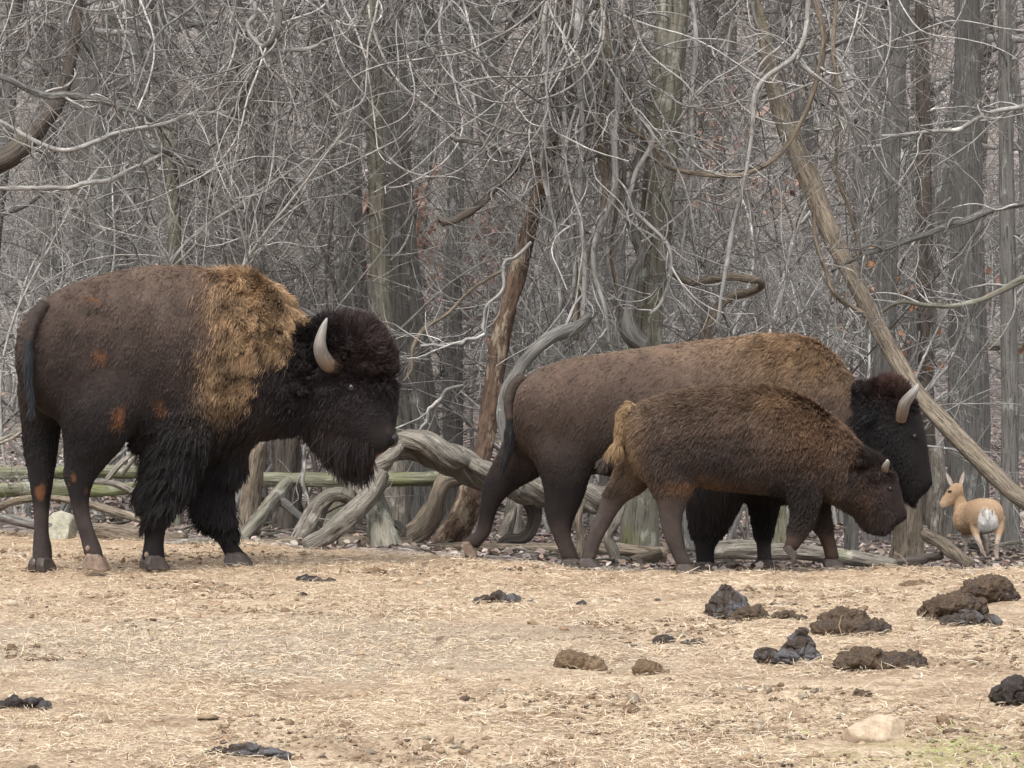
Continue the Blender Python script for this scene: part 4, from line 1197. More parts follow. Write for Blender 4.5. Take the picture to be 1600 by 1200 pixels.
class Animal:
    def __init__(self, name, Z0, foot, label, secs, voxel=0.0125, soft=None):
        self.Z0 = Z0
        self.origin = P(foot[0], foot[1], Z0)
        self.root = thing(name, Vector(self.origin), label, name.split('_')[-1])
        parts = []
        for k, s in enumerate(secs):
            v, q, t = loft(s, Z0, pw=0.88 if k == 0 else 1.0)
            parts.append((v - self.origin, q, t))
        self.me, co = remeshed(parts, voxel, 15)
        if soft:                                   # let thighs and shoulders flow into the trunk
            co = self.soften(co, soft)
        self.body = link('body', self.me, self.root)
        _, tri, _ = mesh_arrays(self.me)
        self.bvh = BVHTree.FromPolygons([tuple(x) for x in co], [tuple(x) for x in tri.tolist()])

    def soften(self, co, soft, its=70):
        u, v = project(co + self.origin)
        w = (sstep(v, soft[1], soft[0]) * sstep(u, soft[3], soft[2]))[:, None] * 0.6
        ne = len(self.me.edges)
        e = np.empty(ne * 2, np.int32); self.me.edges.foreach_get('vertices', e); e = e.reshape(-1, 2)
        deg = np.maximum(np.bincount(e.ravel(), minlength=len(co)), 1)[:, None]
        for _ in range(its):
            s = np.stack([np.bincount(e[:, 0], co[e[:, 1], k], len(co)) + np.bincount(e[:, 1], co[e[:, 0], k], len(co)) for k in range(3)], 1)
            co = co + w * (s / deg - co)
        self.me.vertices.foreach_set('co', co.astype(np.float32).ravel())
        self.me.update()
        return co

    def surf(self, px, py):
        """where the ray of a pixel first meets the body; local coordinates"""
        o = np.array([0, 0, CAMH]) - self.origin
        d = norm(P(px, py, self.Z0) - np.array([0, 0, CAMH]))
        h = self.bvh.ray_cast(Vector(o), Vector(d))
        return (np.array(h[0]), np.array(h[1])) if h[0] else (P(px, py, self.Z0) - self.origin, np.array([0, -1.0, 0]))

    def mirror_y(self, p, yc):
        q = np.array(p); q[..., 1] = 2 * yc - q[..., 1]
        return q

    def eye(self, px, py, r, yc):
        p, n = self.surf(px, py)
        for side in (0, 1):
            c = p + n * (-r * 0.35)
            if side:
                c = self.mirror_y(c, yc)
            e = ball('eye', c, r, M['eye'], self.root, (1.25, 1, 0.9))
            nn = n if not side else n * np.array([1, -1, 1])
            rs = np.random.RandomState(3)
            a = np.linspace(0, 2 * np.pi, 25)
            t1 = norm(np.cross(nn, [0, 0, 1.0])); t2 = np.cross(t1, nn)
            ring = np.outer(np.cos(a), t1) * r * 1.2 + np.outer(np.sin(a), t2) * r * 0.72 + nn * r * 0.5
            lid = join_tubes('eyelid', [batch_tube(ring[None], np.full((1, 25), r * 0.32), 8, rs)], M['eyelid'])
            link('eyelid', lid, e)
            e.scale = (1, 1, 1)

    def horn(self, pts, yc, tipmul=1.0, both=True):
        """pts: px, py, depth offset from Z0, radius px"""
        a = np.asarray(pts, float)
        for side in ((0, 1) if both else (0,)):
            x = P(a[:, 0], a[:, 1], self.Z0 + a[:, 2]) - self.origin
            if side:
                x = self.mirror_y(x, yc)
            sp = spline(np.concatenate([x[:, [0, 2, 1]], (a[:, 3] / F * self.Z0)[:, None]], 1), 34)
            Q = sp[:, [0, 2, 1]]; R = np.maximum(sp[:, 3], 0.002)
            rs = np.random.RandomState(5)
            t = np.linspace(0, 1, 34)[None, :]
            me = join_tubes('horn', [batch_tube(Q[None], R[None] * (1 + 0.03 * np.sin(t * 60) * (1 - t) ** 2), 16, rs, t)], M['horn'])
            link('horn', me, self.root)

    def hoof(self, px, py, wpx, dep, mat, yaw=0.0, lift=0.0, pitch=0.0, h=0.06):
        """cloven hoof: two wedge shaped claws joined at the heel"""
        s = F / self.Z0
        w = wpx / s
        prof = [(-0.5, 0), (0.55, 0), (0.60, 0.12), (0.30, 0.85), (0.1, 1.05), (-0.42, 1.0), (-0.55, 0.5)]
        vs, fs, o = [], [], 0
        half = w * 0.30
        for sgn in (-1, 1):
            for y, k in ((0.04, 0.9), (0.35, 1.0), (0.72, 1.0), (1.0, 0.8)):
                for (x, z) in prof:
                    toe = max(0.0, x)
                    vs.append((x * w * k + (0 if k > 0.85 else -0.03 * w), sgn * half * y * 1.9 * (1 - 0.25 * max(0, z - 0.3)) - sgn * toe * half * 0.35 * (y - 0.3), z * h * (1 if k > 0.85 else 0.9)))
            m = len(prof)
            for r in range(3):
                for i in range(m):
                    a, b = o + r * m + i, o + r * m + (i + 1) % m
                    fs.append((a, b, b + m, a + m) if sgn > 0 else (a, a + m, b + m, b))
            fs.append(tuple(o + i for i in range(m))[::sgn * -1])
            fs.append(tuple(o + 3 * m + i for i in range(m))[::sgn])
            o += 4 * m
        me = bpy.data.meshes.new('hoof')
        me.from_pydata(vs, [], fs)
        me.materials.append(mat)
        p = P(px, py, self.Z0 + dep) - self.origin
        ob = link('hoof', me, self.root, Vector(p))
        ob.rotation_euler = (0, pitch, yaw)
        bv = ob.modifiers.new('b', 'BEVEL'); bv.width = w * 0.06; bv.segments = 2
        return ob

    def dewclaw(self, px, py, r):
        p, n = self.surf(px, py)
        ball('dewclaw', p, r, M['hoof_tan'], self.root, (1, 0.8, 1.3))

    def nostril(self, px, py, rx, rz, yc):
        p, n = self.surf(px, py)
        for side in (0, 1):
            c = p if not side else self.mirror_y(p, yc)
            ball('nostril', c + np.array([0, 0.004 * (1 - 2 * side), 0]), rx, M['nostril'], self.root, (1, 0.22, rz / rx), (0, 0.5, 0))

    def nose(self, px, py, r, yc, sc):
        p, n = self.surf(px, py)
        ball('nose_pad', np.array([p[0], yc, p[2]]), r, M['muzzle'], self.root, sc, (0, 0.35, 0), 24)

    def ear(self, px, py, dx, dy, dep_out, size, yc, n, style, seed):
        p, nn = self.surf(px, py)
        tip = P(px + dx, py + dy, self.Z0) - P(px, py, self.Z0)
        tip = tip + np.array([0, -dep_out, 0])
        rs = np.random.RandomState(seed)
        for side in (0, 1):
            t = np.linspace(0, 1, 10)
            c = p[None] - nn * 0.02 + np.outer(t, tip) + np.outer(t * t, [0, 0, -0.02])
            w = size * np.array([0.35, 0.62, 0.85, 0.98, 1.0, 0.95, 0.84, 0.66, 0.42, 0.06])
            ax = norm(tip)
            sd = norm(np.cross(ax, [0.3, -1, 0.2])); nn2 = np.cross(ax, sd)
            a = np.linspace(-1, 1, 9)
            V = []
            for thick in (0, 1):
                for i in range(10):
                    for k in a:
                        V.append(c[i] + sd * w[i] * k + nn2 * (abs(k) ** 2 * w[i] * 0.55 + (0.006 if thick else -0.006) * (1 - abs(k) ** 3)))
            V = np.array(V)
            if side:
                V = self.mirror_y(V, yc)
            idx = np.arange(90).reshape(10, 9)
            q = np.stack([idx[:-1, :-1], idx[:-1, 1:], idx[1:, 1:], idx[1:, :-1]], -1).reshape(-1, 4)
            Q = np.concatenate([q, q[:, ::-1] + 90])
            me = mesh_np('ear', V, [Q])
            paint(me, self.origin, style, rs)
            e = link('ear', me, self.root)
            if n:
                fur(seed + side, me, self.origin, n, style, e, 1.0)

    def tail(self, pts, style, seed, n, spread):
        a = np.asarray(pts, float)
        x = P(a[:, 0], a[:, 1], self.Z0 + a[:, 2]) - self.origin
        sp = spline(np.concatenate([x[:, [0, 2, 1]], (a[:, 3] / F * self.Z0)[:, None]], 1), 40)
        rs = np.random.RandomState(seed)
        me = join_tubes('tail', [batch_tube(sp[None, :, [0, 2, 1]], np.maximum(sp[None, :, 3], 0.003), 12, rs, cap=True)], M['skin'])
        paint(me, self.origin, style, rs)
        e = link('tail', me, self.root)
        fur(seed, me, self.origin, n, style, e, 1.0)
        return e


def out(n, rs, **k):
    d = {}
    for key, v in k.items():
        d[key] = v
    return d


def mixc(col, mask, c):
    return col * (1 - mask[:, None]) + np.asarray(c)[None] * mask[:, None]


# colours of the coats (base colours)
BLACK = (0.010, 0.0085, 0.0092)
UMBER = (0.026, 0.0185, 0.0162)
BROWN = (0.067, 0.046, 0.037)
WARM = (0.15, 0.088, 0.05)
TAN = (0.31, 0.205, 0.118)


# ---- bull
def bull_style(u, v, pos, nrm, rs, q):
    n = len(u)
    nz = fbm(pos, 6, 3, 21) * 14
    nz2 = fbm(pos, 6, 3, 22) * 14
    jit = rs.normal(0, 1, n) if q else np.zeros(n)
    uj = u + nz + jit * np.where(u < 400, 14, 8)
    vj = v + nz2 + (rs.normal(0, 10, n) if q else 0)
    g = fbm(pos, 14, 3, 29)
    fine = rs.normal(0, 0.22, n) if q else np.zeros(n)
    head = inpoly(uj, vj, [(492, 470), (470, 520), (448, 560), (440, 600), (450, 640), (462, 700), (470, 800), (700, 800), (700, 440)])
    neckd = inpoly(uj, vj, [(480, 500), (455, 545), (425, 575), (400, 590), (385, 640), (360, 700), (520, 720), (500, 520)])
    xl = np.interp(v, [400, 470, 540, 610, 660], [372, 345, 345, 330, 345])
    cleft = sstep(uj - xl, -45, 50)
    cape = inpoly(uj, vj, [(335, 380), (312, 430), (292, 470), (292, 520), (278, 580), (272, 640), (352, 655), (380, 630), (398, 590), (412, 580), (440, 560), (470, 530), (492, 490), (470, 380)])
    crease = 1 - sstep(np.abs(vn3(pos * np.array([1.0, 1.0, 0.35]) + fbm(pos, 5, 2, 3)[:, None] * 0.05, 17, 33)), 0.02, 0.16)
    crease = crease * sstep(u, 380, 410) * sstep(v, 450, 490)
    darkp = blob(uj, vj, 372, 468, 16, 22)
    col = np.tile(np.array(UMBER), (n, 1))
    # flank: dusty brown back, nearly black legs; belly blackened to paint in underside shade
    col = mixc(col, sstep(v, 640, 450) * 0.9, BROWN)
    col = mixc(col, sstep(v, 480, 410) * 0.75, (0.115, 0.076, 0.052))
    col = mixc(col, blob(u, v, 250, 465, 120, 55) * 0.6, (0.115, 0.084, 0.067))  # dusty highlight sweep of the upper flank, painted into the coat
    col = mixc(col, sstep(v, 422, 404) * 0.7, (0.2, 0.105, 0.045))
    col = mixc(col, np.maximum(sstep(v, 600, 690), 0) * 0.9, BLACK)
    ramp = np.clip((uj - 300) / 60, 0, 1) * sstep(vj, 700, 600) * (1 - head)
    col = mixc(col, ramp * 0.55, (0.13, 0.075, 0.045))
    tanc = np.array(TAN)[None] * (0.9 + 0.35 * g[:, None]) * (0.8 + 0.5 * sstep(v, 620, 440))[:, None]
    cm = (cape & ~head).astype(float) * (1 - 0.75 * darkp) * cleft
    col = col * (1 - cm[:, None]) + tanc * cm[:, None]
    col = mixc(col, cm * crease * 0.8, (0.05, 0.03, 0.022))  # shade between the parted cape locks, painted as darker hair
    nd = (neckd & ~cape & ~head).astype(float)
    col = mixc(col, nd, (0.022, 0.0155, 0.015))
    hm = head.astype(float)
    col = mixc(col, hm, (0.021, 0.0168, 0.0175))
    mop = hm * blob(u, v, 570, 540, 55, 60)
    col = mixc(col, mop * 0.85, (0.058, 0.040, 0.039))
    col = mixc(col, hm * blob(u, v, 530, 650, 30, 25) * 0.5, (0.04, 0.027, 0.026))
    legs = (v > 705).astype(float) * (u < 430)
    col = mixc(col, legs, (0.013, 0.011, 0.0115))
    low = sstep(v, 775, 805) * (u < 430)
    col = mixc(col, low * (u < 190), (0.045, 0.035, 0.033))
    for x, y, rx, ry, k in ((158, 555, 13, 11, 1), (187, 645, 9, 26, 1), (255, 632, 7, 18, 0.7), (147, 470, 12, 6, 0.9), (65, 768, 10, 17, 1), (129, 760, 8, 11, 1), (111, 743, 6, 7, 0.9)):
        b = sstep(blob(uj * 0.4 + u * 0.6, vj * 0.4 + v * 0.6, x + (y - v) * (0.35 if y == 645 else (-1.2 if y == 470 else 0)), y, rx, ry) * (1 + 0.7 * g + 0.4 * fine), 0.3, 0.75) * k
        col = mixc(col, b * 0.8, (0.16, 0.068, 0.03))
    # the warm edge of the muzzle
    col = mixc(col, sstep(blob(u, v, 588, 713, 16, 8), 0.4, 0.8) * 0.7, (0.16, 0.06, 0.03))
    col = mixc(col, sstep(blob(u, v, 612, 672, 13, 9), 0.3, 0.8) * 0.8, (0.05, 0.038, 0.034))  # lit top of the nose, its reflection painted as a lighter spot
    tail = inpoly(u, v, [(30, 470), (82, 470), (74, 560), (74, 670), (30, 670)]) & (v > 510)
    col = np.clip(col * (1 + 0.28 * g[:, None] + fine[:, None]), 0.004, 0.6)
    # lengths
    L = np.full(n, 0.032)
    L += 0.02 * ramp + 0.02 * cm * (1 - 0.9 * crease) + 0.03 * nd
    hump = cm * blob(u, v, 415, 440, 40, 40)
    L += 0.02 * hump
    face = hm * np.clip(blob(u, v, 585, 658, 40, 52) * 1.25, 0, 1)
    L = np.where(head, 0.055, L)
    L += 0.085 * hm * blob(u, v, 565, 525, 62, 60)
    L += 0.02 * hm * blob(u, v, 612, 570, 25, 40)
    L = L * (1 - 0.62 * face)
    eyeb = blob(u, v, 549, 604, 19, 16)
    L = L * (1 - 0.8 * eyeb)
    muzz = sstep(u, 566, 594) * sstep(v, 636, 668)
    L = L * (1 - muzz) + 0.006 * muzz
    beard = head & inpoly(u, v, [(474, 652), (500, 656), (540, 668), (572, 686), (588, 704), (586, 740), (470, 740)]) & (nrm[:, 2] < 0.35)
    bl = np.interp(u, [478, 505, 530, 560, 585], [0.10, 0.2, 0.25, 0.2, 0.06])
    L = np.where(beard, bl * rs.uniform(0.6, 1.05, n), L)
    panta = inpoly(u, v, [(225, 640), (420, 640), (400, 720), (385, 835), (330, 835), (296, 770), (280, 812), (215, 812), (215, 700)]) & ~head
    vw = v + 28 * vn3(pos, 9, 91)
    pl = sstep(v, 640, 730) * np.where(u < 290, sstep(vw, 835, 770), sstep(vw, 860, 790)) * 0.13 * (0.75 + 0.6 * vn3(pos, 13, 92))
    L = np.where(panta, np.maximum(L, 0.035 + pl), L)
    lowleg = (v > 780) & (u < 200) | (v > 832)
    hind = (v > 690) & (v <= 780) & (u < 200)
    ls = np.maximum(sstep(v, 690, 800) * (u < 200), sstep(v, 815, 845))
    L = L * (1 - ls) + 0.009 * ls
    L = L * rs.uniform(0.7, 1.2, n)
    comb = np.tile(np.array([-0.55, 0.0, -0.85]), (n, 1))
    comb[head] = (-0.5, 0, -0.5)
    mw = (hm * sstep(u, 505, 560) * sstep(v, 625, 560))[:, None]
    comb = comb * (1 - mw) + np.array([[0.25, 0, 0.5]]) * mw
    comb[beard] = (-0.12, 0, -1)
    comb[panta] = (-0.8, 0, -0.75)
    comb[lowleg | hind] = (0, 0, -1)
    lift = np.full(n, 0.17)
    lift = np.where(cm > 0.5, 0.45, lift)
    lift = np.where(head, 0.55, lift)
    mw = hm * np.clip(blob(u, v, 560, 530, 65, 62) * 1.4 - 0.15, 0, 1)
    lift = lift * (1 - mw) + 0.85 * mw
    lift = lift * (1 - face) + 0.28 * face
    lift = np.where(beard, 0.15, lift)
    lift = np.where(panta, 0.3, lift)
    lift = np.where(lowleg, 0.15, lift)
    curl = 0.05 + 0.26 * cm + 0.25 * hm * (v < 600)
    curl = np.where(beard, 0.10, curl); curl = np.where(panta, 0.16, curl); curl = np.where(lowleg, 0.03, curl)
    grav = np.where(beard, 0.6, np.where(panta, 0.28, 0.15))
    part = np.where(beard, 'beard', np.where(head, 'head_hair', np.where(panta, 'leg_hair', 'coat')))
    dens = np.where(head, 1.5, 1.0) * np.where(panta, 1.5, 1.0) * np.where(lowleg, 0.8, 1.0) * np.where(beard, 1.6, 1.0)
    dens = dens * (1 + 0.9 * cm)
    width = np.where(lowleg, 0.002, 0.0026) * (1 - 0.35 * cm)
    clump = np.where(cm > 0.5, 0.4, 0.45) * np.ones(n)
    clump = np.where(beard | panta, 0.7, clump); clump = np.where(lowleg, 0.1, clump)
    return dict(length=L, col=col, lift=lift, comb=comb, curl=curl, grav=grav, part=part, dens=dens, width=width, clump=clump)


def yd(px):            # depth of the bull's spine: the body points a little away from the camera
    return (px - 260) / 272.0 * 0.42


BZ = 20.1
Y = 24
bull_trunk = [(36, 530, 40, 600, 0.10, yd(50), Y), (48, 488, 54, 630, 0.20, yd(60), Y), (80, 460, 84, 650, 0.275, yd(85), Y), (120, 440, 124, 664, 0.31, yd(120), Y), (170, 424, 172, 682, 0.34, yd(170), Y),
              (220, 414, 222, 695, 0.37, yd(220), Y, 0.1), (270, 411, 268, 700, 0.385, yd(270), Y, 0.15), (320, 415, 316, 703, 0.375, yd(320), Y, 0.25), (368, 424, 362, 698, 0.345, yd(365), Y, 0.35), (405, 432, 400, 688, 0.3, yd(395), 18, 0.38),
              (436, 456, 432, 680, 0.26, yd(410), 8, 0.3), (462, 494, 460, 674, 0.22, yd(415), 2, 0.15), (490, 520, 484, 668, 0.19, yd(415), 0)]
HD = yd(415)
bull_head = [(462, 520, 450, 668, 0.17, HD), (500, 510, 484, 677, 0.20, HD), (548, 513, 515, 690, 0.205, HD), (588, 540, 545, 701, 0.185, HD), (610, 586, 562, 709, 0.16, HD), (617, 636, 574, 713, 0.135, HD), (618, 664, 586, 714, 0.12, HD), (619, 678, 597, 708, 0.10, HD), (620, 686, 606, 703, 0.07, HD)]
nh, fh = yd(150) - 0.16, yd(80) + 0.12
bull_hn = [(190, 500, 120, 520, 0.04, nh + .18, 14), (216, 560, 92, 570, 0.11, nh + .07, 14), (220, 632, 92, 642, 0.14, nh - .01, 14), (198, 690, 98, 692, 0.112, nh - .01, 14), (172, 720, 101, 722, 0.085, nh, 14), (150, 748, 98, 742, 0.062, nh), (141, 775, 105, 765, 0.05, nh), (141, 800, 112, 798, 0.042, nh), (148, 828, 121, 828, 0.04, nh), (157, 850, 127, 850, 0.046, nh), (162, 868, 130, 864, 0.05, nh), (163, 876, 136, 874, 0.048, nh)]
bull_hf = [(100, 545, 45, 545, 0.05, fh - .04, 20), (105, 590, 28, 590, 0.13, fh - .02, 20), (98, 650, 32, 650, 0.12, fh, 20), (90, 700, 37, 700, 0.09, fh, 20), (86, 735, 42, 730, 0.07, fh), (82, 765, 46, 760, 0.056, fh), (78, 795, 51, 795, 0.043, fh), (77, 830, 52, 830, 0.04, fh), (82, 858, 50, 858, 0.05, fh), (83, 880, 50, 880, 0.052, fh)]
nf, ff = yd(300) - 0.17, yd(360) + 0.10
bull_fn = [(330, 520, 280, 530, 0.04, nf + .18, 14), (348, 585, 248, 590, 0.11, nf + .09, 14), (332, 670, 236, 670, 0.12, nf, 14), (300, 735, 228, 738, 0.095, nf), (276, 785, 228, 788, 0.07, nf), (262, 818, 226, 818, 0.052, nf), (257, 848, 224, 848, 0.045, nf), (258, 866, 221, 866, 0.052, nf), (258, 878, 222, 878, 0.05, nf)]
bull_ff = [(425, 630, 320, 630, 0.13, ff, 10), (388, 700, 308, 700, 0.11, ff), (362, 755, 304, 758, 0.085, ff), (358, 800, 316, 800, 0.062, ff), (362, 830, 330, 832, 0.05, ff), (372, 850, 342, 852, 0.046, ff), (383, 864, 350, 867, 0.05, ff), (388, 872, 354, 876, 0.05, ff)]
bull = Animal('bison', BZ, (200, 888), 'big bull bison with tan woolly cape and shaggy dark head standing on the straw', [bull_trunk, bull_head, bull_hn, bull_hf, bull_fn, bull_ff], soft=(665, 725, 400, 440))
bull.root['category'] = 'bison'
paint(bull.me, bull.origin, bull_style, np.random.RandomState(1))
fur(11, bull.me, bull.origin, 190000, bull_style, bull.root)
bull.eye(549, 605, 0.025, HD)
bull.horn([(534, 571, HD - 0.15, 13), (522, 573, HD - 0.2, 13.5), (510, 566, HD - 0.25, 13), (502, 552, HD - 0.29, 11.5), (500, 536, HD - 0.31, 9.5), (503, 520, HD - 0.31, 7), (507, 507, HD - 0.30, 4.5), (511, 497, HD - 0.29, 1.5)], HD)
bull.nostril(608, 689, 0.034, 0.026, HD)
bull.nose(611, 688, 0.055, HD, (0.75, 1.75, 0.9))
bull.ear(490, 578, -22, 18, 0.1, 0.045, HD, 2500, bull_style, 61)
bull.tail([(70, 478, yd(55) - 0.10, 10), (56, 492, yd(48) - 0.16, 10), (47, 520, yd(40) - 0.2, 8), (44, 560, yd(40) - 0.22, 7), (46, 600, yd(40) - 0.22, 6), (50, 632, yd(40) - 0.22, 3)],
          lambda u, v, p, nr, rs, q: {**bull_style(u, v, p, nr, rs, q), 'length': np.where(v > 540, 0.07 + 0.03 * rs.random(len(u)), 0.02), 'col': np.where((v > 530)[:, None], np.array([[0.022, 0.024, 0.028]]), np.array([[0.045, 0.034, 0.03]])) * (1 + 0.2 * rs.normal(size=(len(u), 1))), 'comb': np.tile([0.05, 0, -1.0], (len(u), 1)), 'grav': np.full(len(u), 0.6), 'lift': np.full(len(u), 0.12), 'curl': np.full(len(u), 0.06), 'part': np.full(len(u), 'tail_tuft'), 'clump': np.full(len(u), 0.6)}, 71, 6000, 1)
bull.hoof(149, 889, 35, nh, M['hoof_tan'], -0.1, pitch=0.18, h=0.085)
bull.hoof(67, 892, 33, fh, M['hoof'], 0.9, h=0.08)
bull.hoof(241, 889, 36, nf, M['hoof'], 0.5, h=0.08)
bull.hoof(372, 884, 38, ff, M['hoof'], -0.1, h=0.08)
bull.dewclaw(137, 857, 0.014); bull.dewclaw(54, 877, 0.012); bull.dewclaw(75, 877, 0.012); bull.dewclaw(229, 867, 0.014)


# ---- cow
def cow_style(u, v, pos, nrm, rs, q):
    n = len(u)
    uj = u + fbm(pos, 6, 3, 41) * 12 + (rs.normal(0, 4, n) if q else 0)
    vj = v + fbm(pos, 6, 3, 42) * 12 + (rs.normal(0, 4, n) if q else 0)
    g = fbm(pos, 14, 3, 49)
    fine = rs.normal(0, 0.2, n) if q else np.zeros(n)
    head = inpoly(uj, vj, [(1352, 560), (1335, 610), (1318, 650), (1312, 700), (1318, 800), (1500, 820), (1500, 540)])
    col = np.tile(np.array((0.045, 0.031, 0.025)), (n, 1))
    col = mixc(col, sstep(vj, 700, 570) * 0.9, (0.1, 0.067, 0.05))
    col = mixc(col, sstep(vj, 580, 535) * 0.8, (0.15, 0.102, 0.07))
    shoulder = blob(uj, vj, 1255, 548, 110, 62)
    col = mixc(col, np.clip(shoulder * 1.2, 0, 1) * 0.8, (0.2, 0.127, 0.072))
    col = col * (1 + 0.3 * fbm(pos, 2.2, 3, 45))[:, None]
    col = mixc(col, sstep(vj, 680, 760) * 0.85, BLACK)  # dark lower coat, with the shade of the underside painted in
    hm = head.astype(float)
    col = mixc(col, hm, (0.0125, 0.010, 0.0108))
    col = mixc(col, hm * blob(u, v, 1400, 592, 45, 26) * 0.95, (0.07, 0.036, 0.028))
    col = mixc(col, hm * blob(u, v, 1455, 640, 14, 50) * 0.6, (0.06, 0.035, 0.03))
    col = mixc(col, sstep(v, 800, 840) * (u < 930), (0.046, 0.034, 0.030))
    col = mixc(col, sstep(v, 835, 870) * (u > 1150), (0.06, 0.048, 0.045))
    col = np.clip(col * (1 + 0.22 * g[:, None] + fine[:, None]), 0.004, 0.6)
    L = np.full(n, 0.034) + 0.02 * shoulder
    L = np.where(head, 0.03, L)
    fs = hm * sstep(u, 1395, 1420) * sstep(v, 630, 655)
    L = L * (1 - fs) + 0.017 * fs
    L += hm * 0.05 * blob(u, v, 1400, 590, 50, 28)
    L = L * (1 - 0.65 * hm * blob(u, v, 1440, 700, 22, 60))
    fs = sstep(u, 1438, 1450) * sstep(v, 722, 742)
    L = L * (1 - fs) + 0.005 * fs
    L = L * (1 - 0.7 * blob(u, v, 1428, 680, 11, 10))
    bw = hm * sstep(v, 740, 768) * sstep(u, 1448, 1425) * (nrm[:, 2] < 0.6)
    beard = bw > 0.35
    L = np.maximum(L, 0.075 * bw)
    pan = (u > 1060) & (u < 1300) & (v > 735) & (v < 850)
    L = np.where(pan, 0.05 + 0.04 * (v < 820), L)
    low = ((v > 770) & (u < 960)) | (v > 850)
    ls = np.maximum(sstep(v, 720, 800) * (u < 960), sstep(v, 820, 860))
    L = L * (1 - ls) + 0.009 * ls
    L = L * rs.uniform(0.7, 1.2, n)
    comb = np.tile(np.array([-0.6, 0, -0.8]), (n, 1))
    comb[head] = (-0.4, 0, -0.7)
    mw = (hm * sstep(v, 655, 595))[:, None]
    comb = comb * (1 - mw) + np.array([[0.2, 0, 0.5]]) * mw
    comb[low | pan] = (-0.15, 0, -1)
    comb[beard] = (-0.1, 0, -1)
    lift = np.where(head, 0.4, 0.15) + 0.2 * shoulder
    lift = lift * (1 - mw[:, 0]) + 0.75 * mw[:, 0]
    lift = np.where(low, 0.15, lift)
    curl = 0.04 + 0.18 * shoulder + 0.2 * hm * sstep(v, 660, 600)
    grav = np.where(beard | pan, 0.5, 0.15)
    part = np.where(beard, 'beard', np.where(head, 'head_hair', 'coat'))
    dens = np.where(head, 1.4, 1.0) * np.where(pan, 1.4, 1)
    return dict(length=L, col=col, lift=lift, comb=comb, curl=curl, grav=grav, part=part, dens=dens, width=np.full(n, 0.0025), clump=np.where(low, 0.1, 0.4) * np.ones(n))


CZ = 20.85
cow_trunk = [(800, 622, 800, 680, 0.08, 0), (812, 596, 818, 708, 0.2, 0), (850, 571, 858, 716, 0.255, 0), (900, 557, 905, 734, 0.28, 0), (980, 545, 980, 748, 0.29, 0, 0, .08), (1060, 534, 1060, 755, 0.30, 0, 0, .2), (1140, 525, 1140, 765, 0.30, 0, 0, .35), (1215, 520, 1210, 772, 0.285, 0, 0, .45), (1270, 529, 1260, 768, 0.25, 0, 0, .45), (1312, 563, 1298, 752, 0.2, 0, 0, .3), (1340, 600, 1322, 738, 0.17, 0), (1365, 606, 1345, 735, 0.15, 0)]
cow_head = [(1345, 606, 1330, 722, 0.14, 0), (1380, 596, 1362, 735, 0.155, 0), (1412, 606, 1390, 750, 0.15, 0), (1436, 640, 1405, 764, 0.125, 0), (1447, 680, 1418, 773, 0.1, 0), (1452, 718, 1430, 778, 0.088, 0), (1456, 742, 1442, 774, 0.075, 0), (1457, 752, 1450, 768, 0.05, 0)]
cow_l1 = [(890, 620, 850, 620, 0.04, .02), (905, 680, 795, 670, 0.12, .14), (855, 738, 778, 700, 0.1, .15), (808, 765, 756, 742, 0.07, .16), (785, 785, 751, 773, 0.05, .16), (774, 808, 748, 804, 0.04, .16), (768, 832, 742, 830, 0.037, .16), (756, 848, 728, 840, 0.041, .16), (748, 858, 720, 850, 0.04, .16)]
cow_l2 = [(920, 610, 860, 620, 0.04, .05), (942, 660, 815, 665, 0.12, -.08), (934, 712, 826, 706, 0.135, -.13), (922, 750, 842, 744, 0.105, -.15), (912, 780, 850, 775, 0.076, -.15), (900, 808, 850, 800, 0.056, -.15), (893, 834, 860, 830, 0.042, -.15), (901, 858, 871, 858, 0.04, -.15), (908, 876, 878, 876, 0.044, -.15)]
cow_l3 = [(1190, 720, 1075, 720, 0.12, -.12), (1155, 785, 1073, 785, 0.09, -.13), (1130, 828, 1080, 828, 0.058, -.13), (1117, 862, 1086, 862, 0.043, -.13), (1118, 884, 1087, 884, 0.046, -.13)]
cow_l4 = [(1235, 720, 1150, 720, 0.11, .12), (1217, 785, 1170, 785, 0.075, .13), (1208, 828, 1178, 828, 0.047, .13), (1206, 862, 1182, 862, 0.04, .13), (1209, 880, 1182, 880, 0.043, .13)]
cow = Animal('bison', CZ, (1010, 886), 'brown cow bison with slim upright horns striding behind the calf', [cow_trunk, cow_head, cow_l1, cow_l2, cow_l3, cow_l4], soft=(725, 775, 1250, 1300))
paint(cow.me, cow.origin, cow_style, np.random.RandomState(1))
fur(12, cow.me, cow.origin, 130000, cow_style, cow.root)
cow.eye(1429, 681, 0.017, 0)
cow.horn([(1407, 656, -0.13, 9), (1410, 644, -0.16, 9.5), (1414, 630, -0.19, 9), (1423, 618, -0.21, 7.5), (1431, 608, -0.21, 5.5), (1434, 600, -0.20, 2)], 0)
cow.nostril(1452, 754, 0.022, 0.017, 0)
cow.nose(1450, 757, 0.045, 0, (0.7, 1.35, 0.8))
cow.ear(1378, 640, -30, 10, 0.10, 0.042, 0, 2200, lambda *a: {**cow_style(*a), 'col': np.full((len(a[0]), 3), 0.012), 'length': np.full(len(a[0]), 0.02)}, 63)
